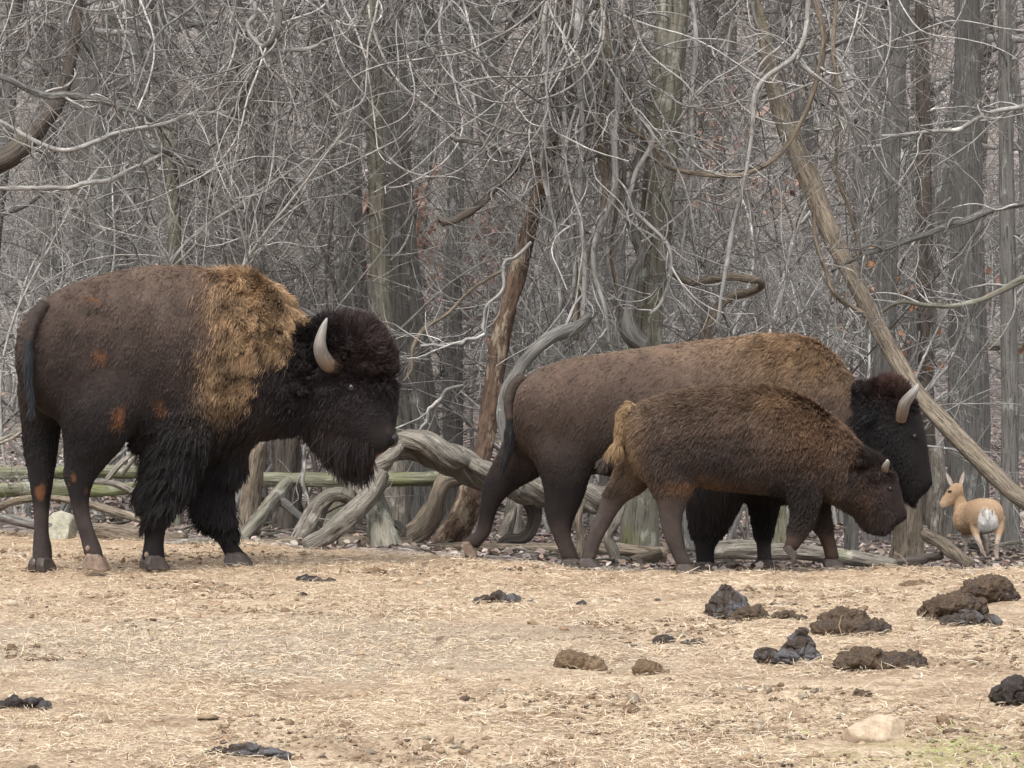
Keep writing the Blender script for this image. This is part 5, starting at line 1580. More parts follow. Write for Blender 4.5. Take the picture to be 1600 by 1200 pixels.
cow.tail([(818, 588, -.02, 9), (802, 604, -.04, 9), (795, 630, -.05, 8), (797, 660, -.05, 7), (795, 690, -.05, 6), (785, 720, -.05, 3)],
         lambda u, v, p, nr, rs, q: {**cow_style(u, v, p, nr, rs, q), 'length': np.where(v > 660, 0.09, 0.02) * rs.uniform(.7, 1.2, len(u)), 'col': np.where((v > 655)[:, None], np.array([[0.02, 0.018, 0.02]]), np.array([[0.06, 0.045, 0.038]])) * (1 + 0.2 * rs.normal(size=(len(u), 1))), 'comb': np.tile([-0.3, 0, -1.0], (len(u), 1)), 'grav': np.full(len(u), 0.5), 'lift': np.full(len(u), 0.15), 'curl': np.full(len(u), 0.06), 'part': np.full(len(u), 'tail_tuft'), 'clump': np.full(len(u), 0.6)}, 72, 5000, 1)
cow.hoof(730, 866, 36, .16, M['hoof_tan'], 0.0, pitch=0.95, h=0.055)
cow.hoof(896, 888, 36, -.15, M['hoof'], 0.0)
cow.hoof(1104, 893, 36, -.13, M['hoof'], 0.0)
cow.hoof(1197, 889, 34, .13, M['hoof'], 0.0)


# ---- calf
def calf_style(u, v, pos, nrm, rs, q):
    n = len(u)
    uj = u + fbm(pos, 7, 3, 51) * 11 + (rs.normal(0, 4, n) if q else 0)
    vj = v + fbm(pos, 7, 3, 52) * 11 + (rs.normal(0, 4, n) if q else 0)
    g = fbm(pos, 15, 3, 59)
    fine = rs.normal(0, 0.2, n) if q else np.zeros(n)
    head = inpoly(uj, vj, [(1362, 680), (1345, 705), (1330, 740), (1318, 790), (1325, 860), (1450, 860), (1450, 670)])
    col = np.tile(np.array((0.06, 0.04, 0.03)), (n, 1))
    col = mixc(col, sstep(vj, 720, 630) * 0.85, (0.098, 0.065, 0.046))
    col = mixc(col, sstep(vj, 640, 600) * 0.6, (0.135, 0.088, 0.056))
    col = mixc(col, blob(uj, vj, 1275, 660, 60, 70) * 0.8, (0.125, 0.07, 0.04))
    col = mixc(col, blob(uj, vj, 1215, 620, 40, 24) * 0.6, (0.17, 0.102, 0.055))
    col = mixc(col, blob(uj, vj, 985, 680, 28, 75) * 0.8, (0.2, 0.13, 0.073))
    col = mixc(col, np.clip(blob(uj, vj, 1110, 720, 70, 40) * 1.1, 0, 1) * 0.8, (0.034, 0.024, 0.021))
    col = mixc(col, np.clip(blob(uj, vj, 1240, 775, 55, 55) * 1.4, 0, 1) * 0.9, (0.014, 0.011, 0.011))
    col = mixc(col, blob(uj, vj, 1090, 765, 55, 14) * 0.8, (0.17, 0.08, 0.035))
    hm = head.astype(float)
    col = mixc(col, hm, (0.024, 0.0165, 0.0145))
    col = mixc(col, hm * blob(u, v, 1350, 775, 22, 26) * 0.9, (0.06, 0.035, 0.022))
    col = mixc(col, hm * sstep(v, 800, 825) * 0.8, (0.016, 0.012, 0.013))
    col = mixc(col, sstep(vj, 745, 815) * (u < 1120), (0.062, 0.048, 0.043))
    col = np.clip(col * (1 + 0.25 * g[:, None] + fine[:, None]), 0.004, 0.6)
    L = np.full(n, 0.044) + 0.02 * blob(u, v, 1290, 660, 70, 80)
    L = np.where(head, 0.034, L)
    fs = hm * sstep(u, 1360, 1385) * sstep(v, 735, 760)
    L = L * (1 - fs) + 0.014 * fs
    L = L * (1 - 0.5 * hm * blob(u, v, 1400, 770, 20, 40))
    fs = sstep(u, 1400, 1412) * sstep(v, 780, 795)
    L = L * (1 - fs) + 0.005 * fs
    bw = hm * sstep(v, 788, 812) * sstep(u, 1408, 1385) * (nrm[:, 2] < 0.6)
    beard = bw > 0.35
    L = np.maximum(L, 0.09 * bw)
    low = ((v > 775) & (u < 1110)) | (v > 835)
    ls = np.maximum(sstep(v, 735, 800) * (u < 1110), sstep(v, 800, 850))
    L = L * (1 - ls) + 0.009 * ls
    L = L * rs.uniform(0.7, 1.2, n)
    comb = np.tile(np.array([-0.6, 0, -0.8]), (n, 1))
    comb[head] = (-0.4, 0, -0.7); comb[head & (v < 735)] = (-0.2, 0, 0.5)
    comb[low] = (0, 0, -1)
    comb[beard] = (-0.1, 0, -1)
    lift = np.where(head, 0.42, 0.34)
    lift = np.where(low, 0.15, lift)
    curl = np.where(low, 0.03, 0.11)
    part = np.where(beard, 'beard', np.where(head, 'head_hair', 'coat'))
    return dict(length=L, col=col, lift=lift, comb=comb, curl=curl, grav=np.where(beard, 0.5, 0.15), part=part, dens=np.where(head, 1.4, 1.0), width=np.full(n, 0.0025), clump=np.where(low, 0.1, 0.45) * np.ones(n))


KZ = 20.05
calf_trunk = [(975, 668, 985, 715, 0.07, 0), (986, 640, 1000, 742, 0.165, 0), (1018, 622, 1032, 750, 0.21, 0), (1070, 609, 1078, 756, 0.235, 0), (1130, 602, 1130, 761, 0.245, 0), (1190, 601, 1185, 767, 0.24, 0, 0, .1), (1238, 612, 1228, 772, 0.22, 0, 0, .2), (1282, 638, 1262, 774, 0.185, 0, 0, .2), (1316, 668, 1290, 778, 0.155, 0), (1345, 697, 1315, 790, 0.14, 0), (1372, 712, 1345, 808, 0.125, 0), (1388, 735, 1362, 812, 0.09, 0)]
calf_head = [(1345, 708, 1326, 796, 0.11, 0), (1374, 712, 1350, 812, 0.125, 0), (1397, 736, 1367, 820, 0.11, 0), (1407, 764, 1380, 825, 0.09, 0), (1413, 788, 1393, 823, 0.075, 0), (1417, 800, 1404, 819, 0.058, 0), (1418, 806, 1410, 815, 0.04, 0)]
calf_l1 = [(1045, 715, 968, 712, 0.1, .1), (1008, 762, 957, 742, 0.065, .11), (976, 788, 941, 774, 0.046, .11), (955, 820, 928, 811, 0.035, .11), (940, 848, 913, 844, 0.033, .11), (934, 866, 910, 862, 0.036, .11), (931, 876, 908, 875, 0.036, .11)]
calf_l2 = [(1080, 640, 1030, 650, 0.04, .02), (1105, 685, 995, 690, 0.11, -.07), (1098, 730, 1000, 725, 0.115, -.1), (1084, 762, 1012, 752, 0.086, -.11), (1070, 798, 1026, 788, 0.062, -.1), (1066, 822, 1031, 818, 0.047, -.1), (1069, 848, 1040, 848, 0.036, -.1), (1078, 872, 1051, 872, 0.036, -.1), (1084, 884, 1057, 884, 0.038, -.1)]
calf_l3 = [(1290, 720, 1200, 725, 0.1, -.1), (1282, 778, 1230, 774, 0.068, -.1), (1273, 812, 1237, 803, 0.05, -.1), (1262, 838, 1230, 830, 0.04, -.1), (1250, 855, 1226, 848, 0.036, -.1), (1244, 863, 1222, 854, 0.034, -.1)]
calf_l4 = [(1300, 735, 1238, 738, 0.09, .1), (1296, 788, 1256, 788, 0.06, .1), (1302, 828, 1273, 828, 0.045, .1), (1309, 856, 1285, 857, 0.036, .1), (1313, 874, 1288, 875, 0.038, .1)]
calf = Animal('bison', KZ, (1130, 893), 'small fluffy brown bison calf with horn buds walking in front of the cow', [calf_trunk, calf_head, calf_l1, calf_l2, calf_l3, calf_l4], 0.0115, soft=(725, 775, 1260, 1310))
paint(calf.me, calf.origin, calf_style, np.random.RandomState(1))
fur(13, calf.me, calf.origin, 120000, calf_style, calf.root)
calf.eye(1391, 763, 0.014, 0)
calf.horn([(1382, 735, -0.08, 6), (1384, 728, -0.115, 5.5), (1386, 724, -0.135, 4.5), (1387, 720, -0.145, 3), (1388, 718, -0.148, 1)], 0)
calf.nostril(1413, 808, 0.016, 0.013, 0)
calf.nose(1411, 810, 0.036, 0, (0.7, 1.25, 0.8))
calf.ear(1362, 727, -22, -8, 0.09, 0.034, 0, 2000, lambda *a: {**calf_style(*a), 'length': np.full(len(a[0]), 0.018)}, 65)
calf.tail([(990, 634, -.01, 8), (976, 645, -.03, 8), (970, 665, -.04, 7), (967, 688, -.04, 6), (957, 707, -.05, 5), (943, 720, -.06, 3)],
          lambda u, v, p, nr, rs, q: {**calf_style(u, v, p, nr, rs, q), 'length': np.where(v > 690, 0.075, 0.04) * rs.uniform(.7, 1.2, len(u)), 'col': np.where((v > 706)[:, None], np.array([[0.05, 0.036, 0.03]]), np.array([[0.2, 0.13, 0.07]])) * (1 + 0.2 * rs.normal(size=(len(u), 1))), 'comb': np.tile([-0.4, 0, -1.0], (len(u), 1)), 'grav': np.full(len(u), 0.3), 'lift': np.full(len(u), 0.3), 'curl': np.full(len(u), 0.1), 'part': np.full(len(u), 'tail_tuft'), 'clump': np.full(len(u), 0.5)}, 73, 5000, 1)
calf.hoof(920, 885, 30, .11, M['hoof'], 0.0, h=0.05)
calf.hoof(1073, 894, 32, -.1, M['hoof'], 0.0, h=0.05)
calf.hoof(1232, 868, 28, -.1, M['hoof'], 0.0, pitch=0.9, h=0.045)
calf.hoof(1302, 886, 30, .1, M['hoof'], 0.0, h=0.05)


# ---- antelope
def ant_style(u, v, pos, nrm, rs, q):
    n = len(u)
    g = fbm(pos, 18, 3, 69)
    fine = rs.normal(0, 0.12, n) if q else np.zeros(n)
    col = np.tile(np.array((0.43, 0.295, 0.185)), (n, 1))
    col = mixc(col, sstep(v, 775, 790) * (u < 1500) * 0.4, (0.6, 0.42, 0.26))
    back = nrm[:, 1] < -0.25
    wp = sstep(blob(u, v, 1543, 816, 19, 27) + 0.08 * g, 0.42, 0.55) * back
    wp = np.maximum(wp, sstep(v, 832, 840) * (u > 1500) * (u < 1572) * 0.35)
    col = mixc(col, wp, (0.82, 0.79, 0.75))
    col = mixc(col, sstep(v, 834, 842) * 0.6 * (u < 1515), (0.78, 0.74, 0.68))
    col = mixc(col, sstep(blob(u, v, 1474, 789, 8, 7), 0.3, 0.7) * 0.6, (0.62, 0.5, 0.38))
    col = mixc(col, sstep(blob(u, v, 1535, 800, 2.2, 4) + blob(u, v, 1550, 800, 2.2, 4), 0.4, 0.7) * back, (0.12, 0.1, 0.09))
    col = mixc(col, sstep(v, 845, 862) * 0.5, (0.62, 0.5, 0.4))
    col = col * (1 + 0.12 * fbm(pos, 7, 3, 66))[:, None]
    col = np.clip(col * (1 + 0.08 * g[:, None] + fine[:, None]), 0.01, 0.85)
    comb = np.tile(np.array([0.2, -0.5, -0.8]), (n, 1))
    return dict(length=np.full(n, 0.018) + 0.012 * wp, col=col, lift=np.full(n, 0.2), comb=comb, curl=np.full(n, 0.03), grav=np.full(n, 0.1), part=np.full(n, 'coat'), dens=np.ones(n), width=np.full(n, 0.0016), clump=np.full(n, 0.1))


AZ = 28.0
am = AZ / F
ant_trunk = [(1541, 792, 1541, 818, 0.07, -0.05, 90), (1540, 782, 1540, 828, 0.13, 0.0, 90), (1538, 778, 1537, 833, 0.155, 0.1, 90), (1532, 779, 1530, 835, 0.155, 0.25, 90), (1522, 783, 1520, 836, 0.14, 0.42, 90), (1511, 788, 1510, 833, 0.115, 0.55, 90), (1506, 795, 1504, 826, 0.07, 0.64, 90)]
ant_neck = [(1491, 812, 1522, 806, 0.075, 0.55), (1489, 795, 1514, 790, 0.06, 0.56), (1488, 780, 1507, 776, 0.05, 0.56), (1487, 766, 1504, 764, 0.048, 0.56), (1489, 758, 1502, 757, 0.035, 0.56)]
ant_head = [(1503, 756, 1505, 772, 0.04, 0.55), (1493, 754, 1495, 781, 0.052, 0.55), (1484, 761, 1487, 788, 0.045, 0.54), (1476, 772, 1480, 792, 0.034, 0.53), (1470, 781, 1475, 794, 0.027, 0.53), (1468, 786, 1471, 793, 0.016, 0.53)]
ant_legs = [
    [(1533, 808, 1514, 812, 0.06, 0.05, 45), (1530, 826, 1516, 828, 0.04, 0.03), (1532, 843, 1524, 844, 0.022, -0.02), (1536, 854, 1530, 856, 0.014, -0.02), (1540, 866, 1534, 867, 0.012, 0.0), (1542, 874, 1535, 874, 0.015, 0.0)],
    [(1569, 806, 1548, 808, 0.06, 0.05, 45), (1569, 824, 1553, 826, 0.04, 0.03), (1563, 842, 1555, 843, 0.022, -0.02), (1560, 855, 1554, 855, 0.014, -0.01), (1560, 866, 1554, 867, 0.012, 0.0), (1561, 874, 1554, 874, 0.015, 0.0)],
    [(1518, 815, 1499, 815, 0.06, 0.5, 45), (1514, 838, 1502, 838, 0.03, 0.52), (1512, 856, 1505, 856, 0.018, 0.52), (1512, 868, 1505, 868, 0.016, 0.52), (1512, 873, 1504, 873, 0.018, 0.52)],
    [(1538, 820, 1526, 820, 0.05, 0.5, 45), (1544, 842, 1534, 842, 0.026, 0.5), (1545, 858, 1538, 858, 0.017, 0.5), (1545, 867, 1538, 867, 0.016, 0.5), (1546, 872, 1537, 872, 0.018, 0.5)]]
ant = Animal('antelope', AZ, (1535, 878), 'small fawn antelope with white rump standing with its back turned beside the leaning pole', [ant_trunk, ant_neck, ant_head] + ant_legs, 0.007)
paint(ant.me, ant.origin, ant_style, np.random.RandomState(1))
fur(14, ant.me, ant.origin, 30000, ant_style, ant.root)
ant.eye(1484, 768, 0.012, 0.545)
for i, (x, y, d) in enumerate(((1538, 878, 0.0), (1557, 878, 0.0), (1508, 877, 0.52), (1541, 876, 0.5))):
    ant.hoof(x, y, 9, d, M['hoof'], 1.9, h=0.03)
for sx, bx, by, tx, ty in ((1, 1488, 760, 1478, 738), (2, 1500, 759, 1506, 737)):
    b = P(bx, by, AZ + 0.55) - ant.origin; tp = P(tx, ty, AZ + 0.56) - ant.origin
    t = np.linspace(0, 1, 9)
    w = 0.017 * np.array([0.5, 0.8, 1, 1.05, 1.0, 0.88, 0.68, 0.42, 0.05])
    ax = norm(tp - b); sd = norm(np.cross(ax, [0, 1.0, 0])); nn2 = np.cross(ax, sd)
    a = np.linspace(-1, 1, 7)
    V = np.array([b + (tp - b) * t[i] + sd * w[i] * k + nn2 * (abs(k) ** 2 * w[i] * 0.5 + th * (1 - abs(k) ** 3)) for th in (-0.004, 0.004) for i in range(9) for k in a])
    idx = np.arange(63).reshape(9, 7)
    q = np.stack([idx[:-1, :-1], idx[:-1, 1:], idx[1:, 1:], idx[1:, :-1]], -1).reshape(-1, 4)
    me = mesh_np('ear', V, [np.concatenate([q, q[:, ::-1] + 63])])
    paint(me, ant.origin, lambda u, v, p, nr, rs, q: {**ant_style(u, v, p, nr, rs, q), 'col': np.tile([0.5, 0.42, 0.36], (len(u), 1))}, np.random.RandomState(1))
    link('ear', me, ant.root)
# its short tail
tb = P(1542, 793, AZ - 0.06) - ant.origin; te = P(1543, 815, AZ - 0.09) - ant.origin
sp = np.linspace(0, 1, 8)[:, None] * (te - tb) + tb
me = join_tubes('tail', [batch_tube(sp[None], np.array([[.012, .016, .018, .018, .016, .013, .009, .004]]), 10, RS, cap=True)], M['skin'])
paint(me, ant.origin, lambda u, v, p, nr, rs, q: {**ant_style(u, v, p, nr, rs, q), 'col': np.where((v < 797)[:, None], np.array([[0.5, 0.38, 0.28]]), np.array([[0.78, 0.75, 0.71]]))}, np.random.RandomState(1))
link('tail', me, ant.root)
# ------------------------------------------------------------------ dung
def dung_mat(name, crust, inner, crack, amt):
    t = NT(name)
    co = t.coord('Object')
    n1 = t.noise(co, 9, 4, 0.6)
    n2 = t.noise(t.mapping(co, (1, 1, 2.2)), 60, 5, 0.7)
    cr = t.ramp(n2, [(0.3, tuple(0.5 * x for x in crust)), (0.7, crust)])
    inn = t.ramp(n2, [(0.32, tuple(0.3 * x for x in inner)), (0.7, inner)])
    c = t.mix(t.rng(n1, 0.62 - amt * 0.3, 0.7 - amt * 0.3), inn, cr)
    t.color(c)
    t.b.inputs['Roughness'].default_value = 0.7
    t.b.inputs['Specular IOR Level'].default_value = 0.3
    t.bump(n2, 0.9, 0.012)
    return t.m


M['dung_grey'] = dung_mat('dung_slate', (0.13, 0.125, 0.132), (0.075, 0.055, 0.042), None, 0.5)
M['dung_brown'] = dung_mat('dung_brown', (0.075, 0.056, 0.045), (0.125, 0.085, 0.055), None, 0.3)
M['dung_dark'] = dung_mat('dung_dark', (0.075, 0.066, 0.067), (0.05, 0.038, 0.031), None, 0.6)
M['soil_lump'] = dung_mat('soil_lump', (0.26, 0.18, 0.11), (0.2, 0.13, 0.075), None, 0.3)


def sphere_part(c, r, seed, rs):
    """squashed noisy ball as loft data"""
    th = np.linspace(0, 2 * np.pi, 14, endpoint=False)
    ph = np.linspace(0.12, np.pi - 0.12, 9)
    d = np.stack([np.outer(np.sin(ph), np.cos(th)), np.outer(np.sin(ph), np.sin(th)), np.outer(np.cos(ph), np.ones(14))], -1)
    V = c + d * r
    m, s = 9, 14
    idx = np.arange(m * s).reshape(m, s); nx = np.roll(idx, -1, 1)
    verts = np.concatenate([V.reshape(-1, 3), (c + np.array([0, 0, 1]) * r)[None], (c - np.array([0, 0, 1]) * r)[None]])
    Q = np.stack([idx[:-1], idx[1:], nx[1:], nx[:-1]], -1).reshape(-1, 4)
    T3 = np.concatenate([np.stack([idx[0], nx[0], np.full(s, m * s)], 1), np.stack([nx[-1], idx[-1], np.full(s, m * s + 1)], 1)])
    return verts, Q, T3


def coil_part(pts, r):
    rs = np.random.RandomState(0)
    n = len(pts)
    v, q, _, _ = batch_tube(np.asarray(pts)[None], np.asarray(r)[None], 12, rs, cap=True)
    return v, q, np.zeros((0, 3), int)


def dung(px, py, wpx, hpx, style, mat, seed, label, name='dung_pile'):
    rs = np.random.RandomState(seed)
    Z = on_ground(px, py)
    w, h = wpx / F * Z, hpx / F * Z
    parts = []
    if style == 'coil':            # stacked soft folds
        lay = max(2, int(round(h / 0.035)))
        for i in range(lay):
            f = 1 - i / (lay + 0.6)
            R = w * 0.5 * f
            a = rs.uniform(0, 6.28) + np.linspace(0, rs.uniform(3.5, 6.0), 16)
            rr = h / lay * 0.75
            k = np.maximum(R - rr, 0.01)
            pts = np.stack([np.cos(a) * k + rs.normal(0, 0.012), np.sin(a) * k * 0.7, np.full(16, (i + 0.35) * h / lay * 0.85) + rs.normal(0, 0.005, 16)], 1)
            parts.append(coil_part(pts, rr * (0.8 + 0.3 * rs.random(16))))
        parts.append(sphere_part(np.array([0, 0, h * 0.25]), np.array([w * 0.38, w * 0.3, h * 0.5]), seed, rs))
    elif style == 'lobes':         # a few big smooth folded lobes
        for i in range(max(4, int(w / 0.05))):
            x = rs.uniform(-0.42, 0.42) * w
            hh = h * (1 - 1.1 * abs(x / w)) * rs.uniform(0.75, 1.0)
            a = rs.uniform(-0.6, 0.6)
            L = rs.uniform(0.1, 0.2) * w + 0.02
            t = np.linspace(-1, 1, 8)
            pts = np.stack([x + t * L * np.cos(a), t * L * np.sin(a) + rs.normal(0, 0.1 * w), hh * 0.5 - 0.25 * hh * t * t], 1)
            parts.append(coil_part(pts, hh * 0.42 * (1 - 0.35 * t * t)))
    elif style == 'pellets':       # a spread of small clods
        for i in range(int(12 + w / 0.012)):
            x = rs.normal(0, 0.24) * w
            r = rs.uniform(0.1, 0.24) * h + 0.006
            parts.append(sphere_part(np.array([x, rs.normal(0, 0.09) * w, r * 0.6 + max(0, h * 0.55 * (1 - (2.4 * x / w) ** 2)) * rs.random()]), r * rs.uniform(0.7, 1.4, 3), seed, rs))
    else:                          # mound: crumbling heap
        for i in range(14):
            x = rs.uniform(-0.4, 0.4) * w
            hh = h * max(0.25, 1 - (2.1 * x / w) ** 2)
            r = rs.uniform(0.3, 0.55) * hh
            parts.append(sphere_part(np.array([x, rs.normal(0, 0.12) * w, hh - r - rs.random() * hh * 0.4]), np.array([r * rs.uniform(1, 2.2), r * rs.uniform(1, 1.6), r]), seed, rs))
        parts.append(sphere_part(np.array([0, 0, h * 0.15]), np.array([w * 0.47, w * 0.3, h * 0.5]), seed, rs))
    me, co = remeshed(parts, max(0.0045, min(w, 0.4) / 80), 2, 0.4)
    _, _, nr = mesh_arrays(me)
    amp = 0.02 if style == 'mound' else (0.012 if style == 'lump' else 0.006)
    rough = fbm(co + seed, 24, 5, seed, 0.6)
    fold = np.abs(vn3(co + seed, 22, seed + 5))
    co = co + nr * (amp * rough - (0.013 * (1 - sstep(fold, 0.0, 0.2)) if style in ('coil', 'lobes') else 0))[:, None]
    me.vertices.foreach_set('co', co.astype(np.float32).ravel())
    me.polygons.foreach_set('use_smooth', np.ones(len(me.polygons), bool))
    me.materials.clear(); me.materials.append(M[mat]); me.update()
    p = P(px, py, Z)
    link(name, me, None, Vector((p[0], Z + w * 0.15, float(ground_z(p[0], Z + w * 0.15)) - 0.008)), label=label, category='dung' if name == 'dung_pile' else 'clod')


for i, a in enumerate([
        (478, 910, 62, 17, 'lobes', 'dung_dark', 'flat dark dropping just ahead of the bull bison\'s front hooves'),
        (782, 944, 78, 22, 'pellets', 'dung_grey', 'slate grey dropping of small knobs behind the cow bison\'s lifted hoof'),
        (1138, 966, 92, 55, 'coil', 'dung_grey', 'tall folded slate grey dropping below the calf bison\'s hind legs'),
        (1172, 970, 45, 30, 'mound', 'dung_brown', 'brown crumbly side of the tall folded dropping'),
        (1232, 972, 75, 16, 'pellets', 'dung_brown', 'low brown crumbs between two bigger droppings'),
        (1330, 990, 125, 46, 'mound', 'dung_brown', 'rounded fibrous brown dropping heap'),
        (1053, 1012, 76, 22, 'lobes', 'dung_dark', 'small flat folded brown grey dropping on open straw'),
        (1208, 1042, 60, 42, 'lobes', 'dung_grey', 'upright grey lobes of dung beside the rounded grey one'),
        (1250, 1036, 75, 60, 'coil', 'dung_grey', 'rounded grey dropping with a torn brown front'),
        (1375, 1048, 165, 40, 'mound', 'dung_brown', 'long low trampled brown dropping'),
        (1497, 968, 78, 52, 'mound', 'dung_brown', 'brown dropping behind the blue grey folded one'),
        (1551, 944, 90, 46, 'mound', 'dung_brown', 'brown heaped dropping below the antelope'),
        (1520, 978, 88, 36, 'lobes', 'dung_grey', 'blue grey folded dropping in front of two brown heaps'),
        (1592, 1100, 80, 64, 'lobes', 'dung_dark', 'dark lobed dropping cut by the picture edge beside the stone'.replace('cut by the picture edge beside', 'upslope from')),
        (378, 1186, 128, 34, 'lobes', 'dung_grey', 'flattened weathered grey dropping with dry folds'),
        (32, 1108, 90, 28, 'pellets', 'dung_dark', 'dark dropping of loose knobs downslope from the bull\'s hind hooves'),
        (905, 1044, 66, 36, 'lump', 'soil_lump', 'brown soil clod out on the open straw', 'soil_clod'),
        (1018, 1056, 44, 28, 'lump', 'soil_lump', 'small brown soil clod near the flat folded dropping', 'soil_clod'),
        (1432, 917, 54, 12, 'lump', 'soil_lump', 'low reddish soil clod beneath the calf bison\'s chin', 'soil_clod'),
        (1030, 938, 14, 9, 'lump', 'dung_dark', 'single dark pellet beneath the calf bison\'s hind hoof', 'soil_clod'),
        (908, 948, 12, 7, 'lump', 'dung_dark', 'tiny dark pellet beside the slate grey knobby dropping', 'soil_clod'),
        (518, 910, 12, 8, 'lump', 'dung_dark', 'tiny dark pellet at the end of the flat dark dropping', 'soil_clod'),
        (1345, 1092, 26, 16, 'lump', 'dung_brown', 'small brown clod behind the flat tan stone', 'soil_clod')]):
    dung(*a[:6], 300 + i, a[6], *(a[7:]))


# ------------------------------------------------------------------ straw, crumbs, leaf litter
def field_points(rs, n, ymin, ymax, pw=1.0):
    y = ymin + (ymax - ymin) * rs.random(n) ** pw
    x = rs.uniform(-1, 1, n) * (y * 0.155 + 0.25)
    return x, y


def straw():
    rs = np.random.RandomState(404)
    n = 200000
    x, y = field_points(rs, n, 11.2, 24.0, 1.15)
    keep = ground_field_mask(x, y) > rs.random(n) * 0.9 + 0.05
    q = np.stack([x, y, 0 * x], -1)
    keep &= (fbm(q, 1.6, 3, 61) + 0.75 > rs.random(n) * 1.1 - 0.1)
    x, y = x[keep], y[keep]; q = q[keep]
    n = len(x)
    z = ground_z(x, y) + rs.uniform(0.001, 0.014, n)
    a = rs.uniform(0, 6.28, n)
    el = np.abs(rs.normal(0, 0.16, n)) + (rs.random(n) < 0.05) * rs.uniform(0.2, 0.8, n)
    L = np.exp(rs.normal(math.log(0.034), 0.5, n)); L = np.clip(L, 0.012, 0.14)
    w = rs.uniform(0.0006, 0.0014, n) * np.where(rs.random(n) < 0.06, 2.0, 1.0)
    d = np.stack([np.cos(a) * np.cos(el), np.sin(a) * np.cos(el), np.sin(el)], 1)
    sd = norm(np.stack([-np.sin(a), np.cos(a), rs.normal(0, 0.5, n)], 1))
    b = np.stack([x, y, z], 1)
    bend = np.stack([rs.normal(0, 0.12, n), rs.normal(0, 0.12, n), rs.uniform(0.0, 0.12, n)], 1) * L[:, None]
    mid = b + d * L[:, None] * 0.5 + bend
    end = b + d * L[:, None] - np.array([0, 0, 1.0]) * (L * 0.12 * rs.random(n))[:, None]
    s = sd * w[:, None]
    V = np.stack([b - s, b + s, mid - s, mid + s, end - s * 0.5, end + s * 0.5], 1)
    i = (np.arange(n) * 6)[:, None]
    Q = np.concatenate([i + np.array([[0, 1, 3, 2]]), i + np.array([[2, 3, 5, 4]])])
    pal = np.array([(0.60, 0.49, 0.35), (0.50, 0.385, 0.265), (0.40, 0.30, 0.205), (0.66, 0.57, 0.44), (0.33, 0.23, 0.15), (0.47, 0.42, 0.34)])
    pi = rs.choice(6, n, p=[0.26, 0.24, 0.18, 0.12, 0.1, 0.1])
    c = pal[pi] * (1 + 0.12 * rs.normal(size=(n, 1)))
    green = np.exp(-(((x - 1.55) / 0.35) ** 2 + ((y - 12.35) / 0.5) ** 2)) > rs.random(n) * 1.4
    c[green] = np.array([0.3, 0.34, 0.12]) * (1 + 0.15 * rs.normal(size=(green.sum(), 1)))
    me = mesh_np('straw', V.reshape(-1, 3), [Q], M['straw'], False, {'col': np.repeat(np.clip(c, 0.02, 0.8), 6, 0)})
    link('straw', me, kind='stuff', label='dry trampled straw and dead grass covering the field', category='straw')


def crumbs():
    """little lumps of trodden earth and dung"""
    rs = np.random.RandomState(77)
    n = 27000
    x, y = field_points(rs, n, 11.2, 23.5, 1.0)
    q = np.stack([x, y, 0 * x], -1)
    px = 800 + F * x / y
    band = np.exp(-((y - 17.2) / 1.4) ** 2) * (x < 0.9)
    patch = np.maximum(sstep(fbm(q, 1.3, 3, 15), 0.1, 0.6), np.exp(-((y - 17.9 - 0.5 * fbm(q, 0.8, 2, 8)) / 0.55) ** 2) * (x < 0.6) * sstep(fbm(q, 2.1, 3, 28), -0.1, 0.35))
    dens = 0.05 + 0.9 * patch + 0.1 * band
    keep = (ground_field_mask(x, y) > 0.4) & (rs.random(n) < dens)
    x, y, patch = x[keep], y[keep], patch[keep]; n = len(x)
    r = np.clip(np.exp(rs.normal(math.log(0.006), 0.5, n)), 0.003, 0.03)
    base = np.array([(1, 0, 0), (-1, 0, 0), (0, 1, 0), (0, -1, 0), (0, 0, 1), (0, 0, -1)], float)
    # octahedron subdivided once: 18 vertices, 32 triangles
    vs = [tuple(v) for v in base]; fs = []
    mid = {}
    def mp(a, b):
        k = (min(a, b), max(a, b))
        if k not in mid:
            m = np.array(vs[a]) + np.array(vs[b]); vs.append(tuple(m / np.linalg.norm(m))); mid[k] = len(vs) - 1
        return mid[k]
    for (a, b, c) in ((0, 2, 4), (2, 1, 4), (1, 3, 4), (3, 0, 4), (2, 0, 5), (1, 2, 5), (3, 1, 5), (0, 3, 5)):
        ab, bc, ca = mp(a, b), mp(b, c), mp(c, a)
        fs += [(a, ab, ca), (ab, b, bc), (ca, bc, c), (ab, bc, ca)]
    vs = np.array(vs); fs = np.array(fs)
    sh = 1 + 0.3 * rs.normal(size=(n, len(vs), 1))
    V = vs[None] * sh * (r[:, None, None] * np.stack([rs.uniform(0.8, 1.7, n), rs.uniform(0.8, 1.5, n), rs.uniform(0.5, 1.0, n)], 1)[:, None, :])
    V = V + np.stack([x, y, ground_z(x, y) + 0.2 * r], 1)[:, None, :]
    Fq = (fs[None] + (np.arange(n) * len(vs))[:, None, None]).reshape(-1, 3)
    pal = np.array([(0.27, 0.185, 0.12), (0.34, 0.25, 0.165), (0.15, 0.105, 0.075), (0.40, 0.33, 0.25), (0.09, 0.068, 0.055)])
    c = pal[rs.choice(5, n, p=[0.36, 0.33, 0.08, 0.2, 0.03])] * (1 + 0.12 * rs.normal(size=(n, 1)))
    c = c * (1 - 0.42 * patch[:, None])
    me = mesh_np('soil_crumbs', V.reshape(-1, 3), [Fq], M['clod'], False, {'col': np.repeat(np.clip(c, 0.02, 0.7), len(vs), 0)})
    link('soil_crumbs', me, kind='stuff', label='trodden crumbs of earth scattered through the straw', category='soil')


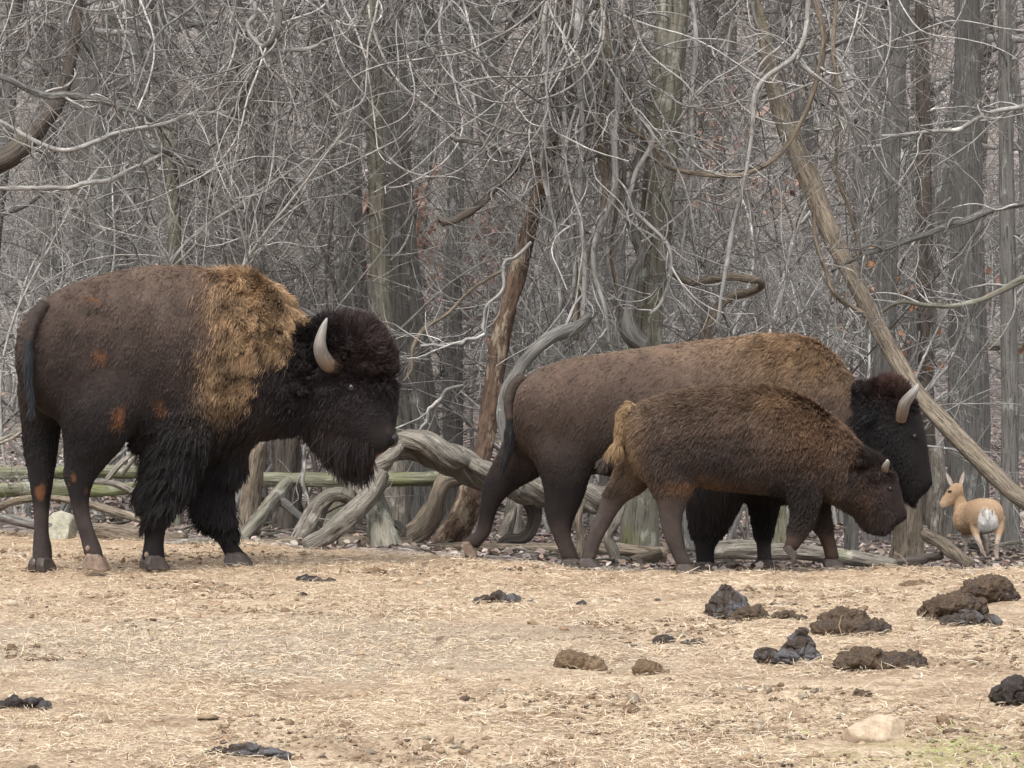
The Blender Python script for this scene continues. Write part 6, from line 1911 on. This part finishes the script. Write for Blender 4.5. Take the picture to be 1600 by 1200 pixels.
def litter():
    rs = np.random.RandomState(88)
    n = 48000
    y = 20.0 + 34 * rs.random(n) ** 1.7
    x = rs.uniform(-1, 1, n) * (y * 0.155 + 0.3)
    px = 800 + F * x / y
    e = np.interp(px, EDGE[:, 0], EDGE[:, 1])
    keep = (ground_field_mask(x, y) < rs.random(n) * 0.35) & (rs.random(n) < 0.3 + 0.7 * sstep(y, e + 1.0, e + 4.0))
    x, y = x[keep], y[keep]
    pos = np.stack([x, y, ground_z(x, y) + rs.uniform(0.0, 0.025, len(x))], 1)
    pal = np.array([(0.31, 0.25, 0.215), (0.25, 0.19, 0.16), (0.42, 0.355, 0.315), (0.16, 0.12, 0.1), (0.29, 0.21, 0.165)])
    c = pal[rs.choice(5, len(x))]
    me = leaf_mesh(rs, pos, 0.055, c, 0.12, flatness=0.35)
    link('leaf_litter', me, kind='stuff', label='dead brown leaves carpeting the forest floor', category='leaves')


def sticks():
    """thin dead sticks lying on the forest floor"""
    rs = np.random.RandomState(99)
    n = 420
    y = 21.2 + 18 * rs.random(n) ** 1.6
    x = rs.uniform(-1, 1, n) * (y * 0.15 + 0.2)
    keep = ground_field_mask(x, y) < 0.2
    x, y = x[keep], y[keep]; n = len(x)
    a = rs.uniform(0, 6.28, n)
    p0 = np.stack([x, y, ground_z(x, y) + 0.02], 1)
    lp, lr = grow(rs, p0, np.stack([np.cos(a), np.sin(a), rs.uniform(-0.02, 0.1, n)], 1), rs.uniform(0.25, 1.0, n), 9, 0.09, -0.004, rs.uniform(0.005, 0.017, n), 0.45)
    lp[..., 2] = np.minimum(lp[..., 2], ground_z(lp[..., 0], lp[..., 1]) + 0.05)
    link('forest_sticks', join_tubes('forest_sticks', [batch_tube(lp, lr, 6, rs)], M['wood_dead']), kind='stuff', label='thin dead sticks strewn over the forest floor', category='sticks')


straw()
crumbs()
litter()
sticks()


def single_leaf(px, py, w, label, col):
    Z = on_ground(px, py)
    p = P(px, py, Z)
    rs = np.random.RandomState(4)
    m = leaf_mesh(rs, np.zeros((1, 3)), w / F * Z, np.array(col), 0.05, flatness=1.2)
    link('dead_leaf', m, None, Vector((p[0], Z, float(ground_z(p[0], Z)) + 0.012)), label=label, category='leaf')


single_leaf(657, 886, 22, 'whitish curled leaf on the straw behind the cow\'s lifted hoof', (0.62, 0.52, 0.46))
single_leaf(678, 1003, 26, 'pale scrap of dry leaf on the open straw', (0.6, 0.5, 0.44))
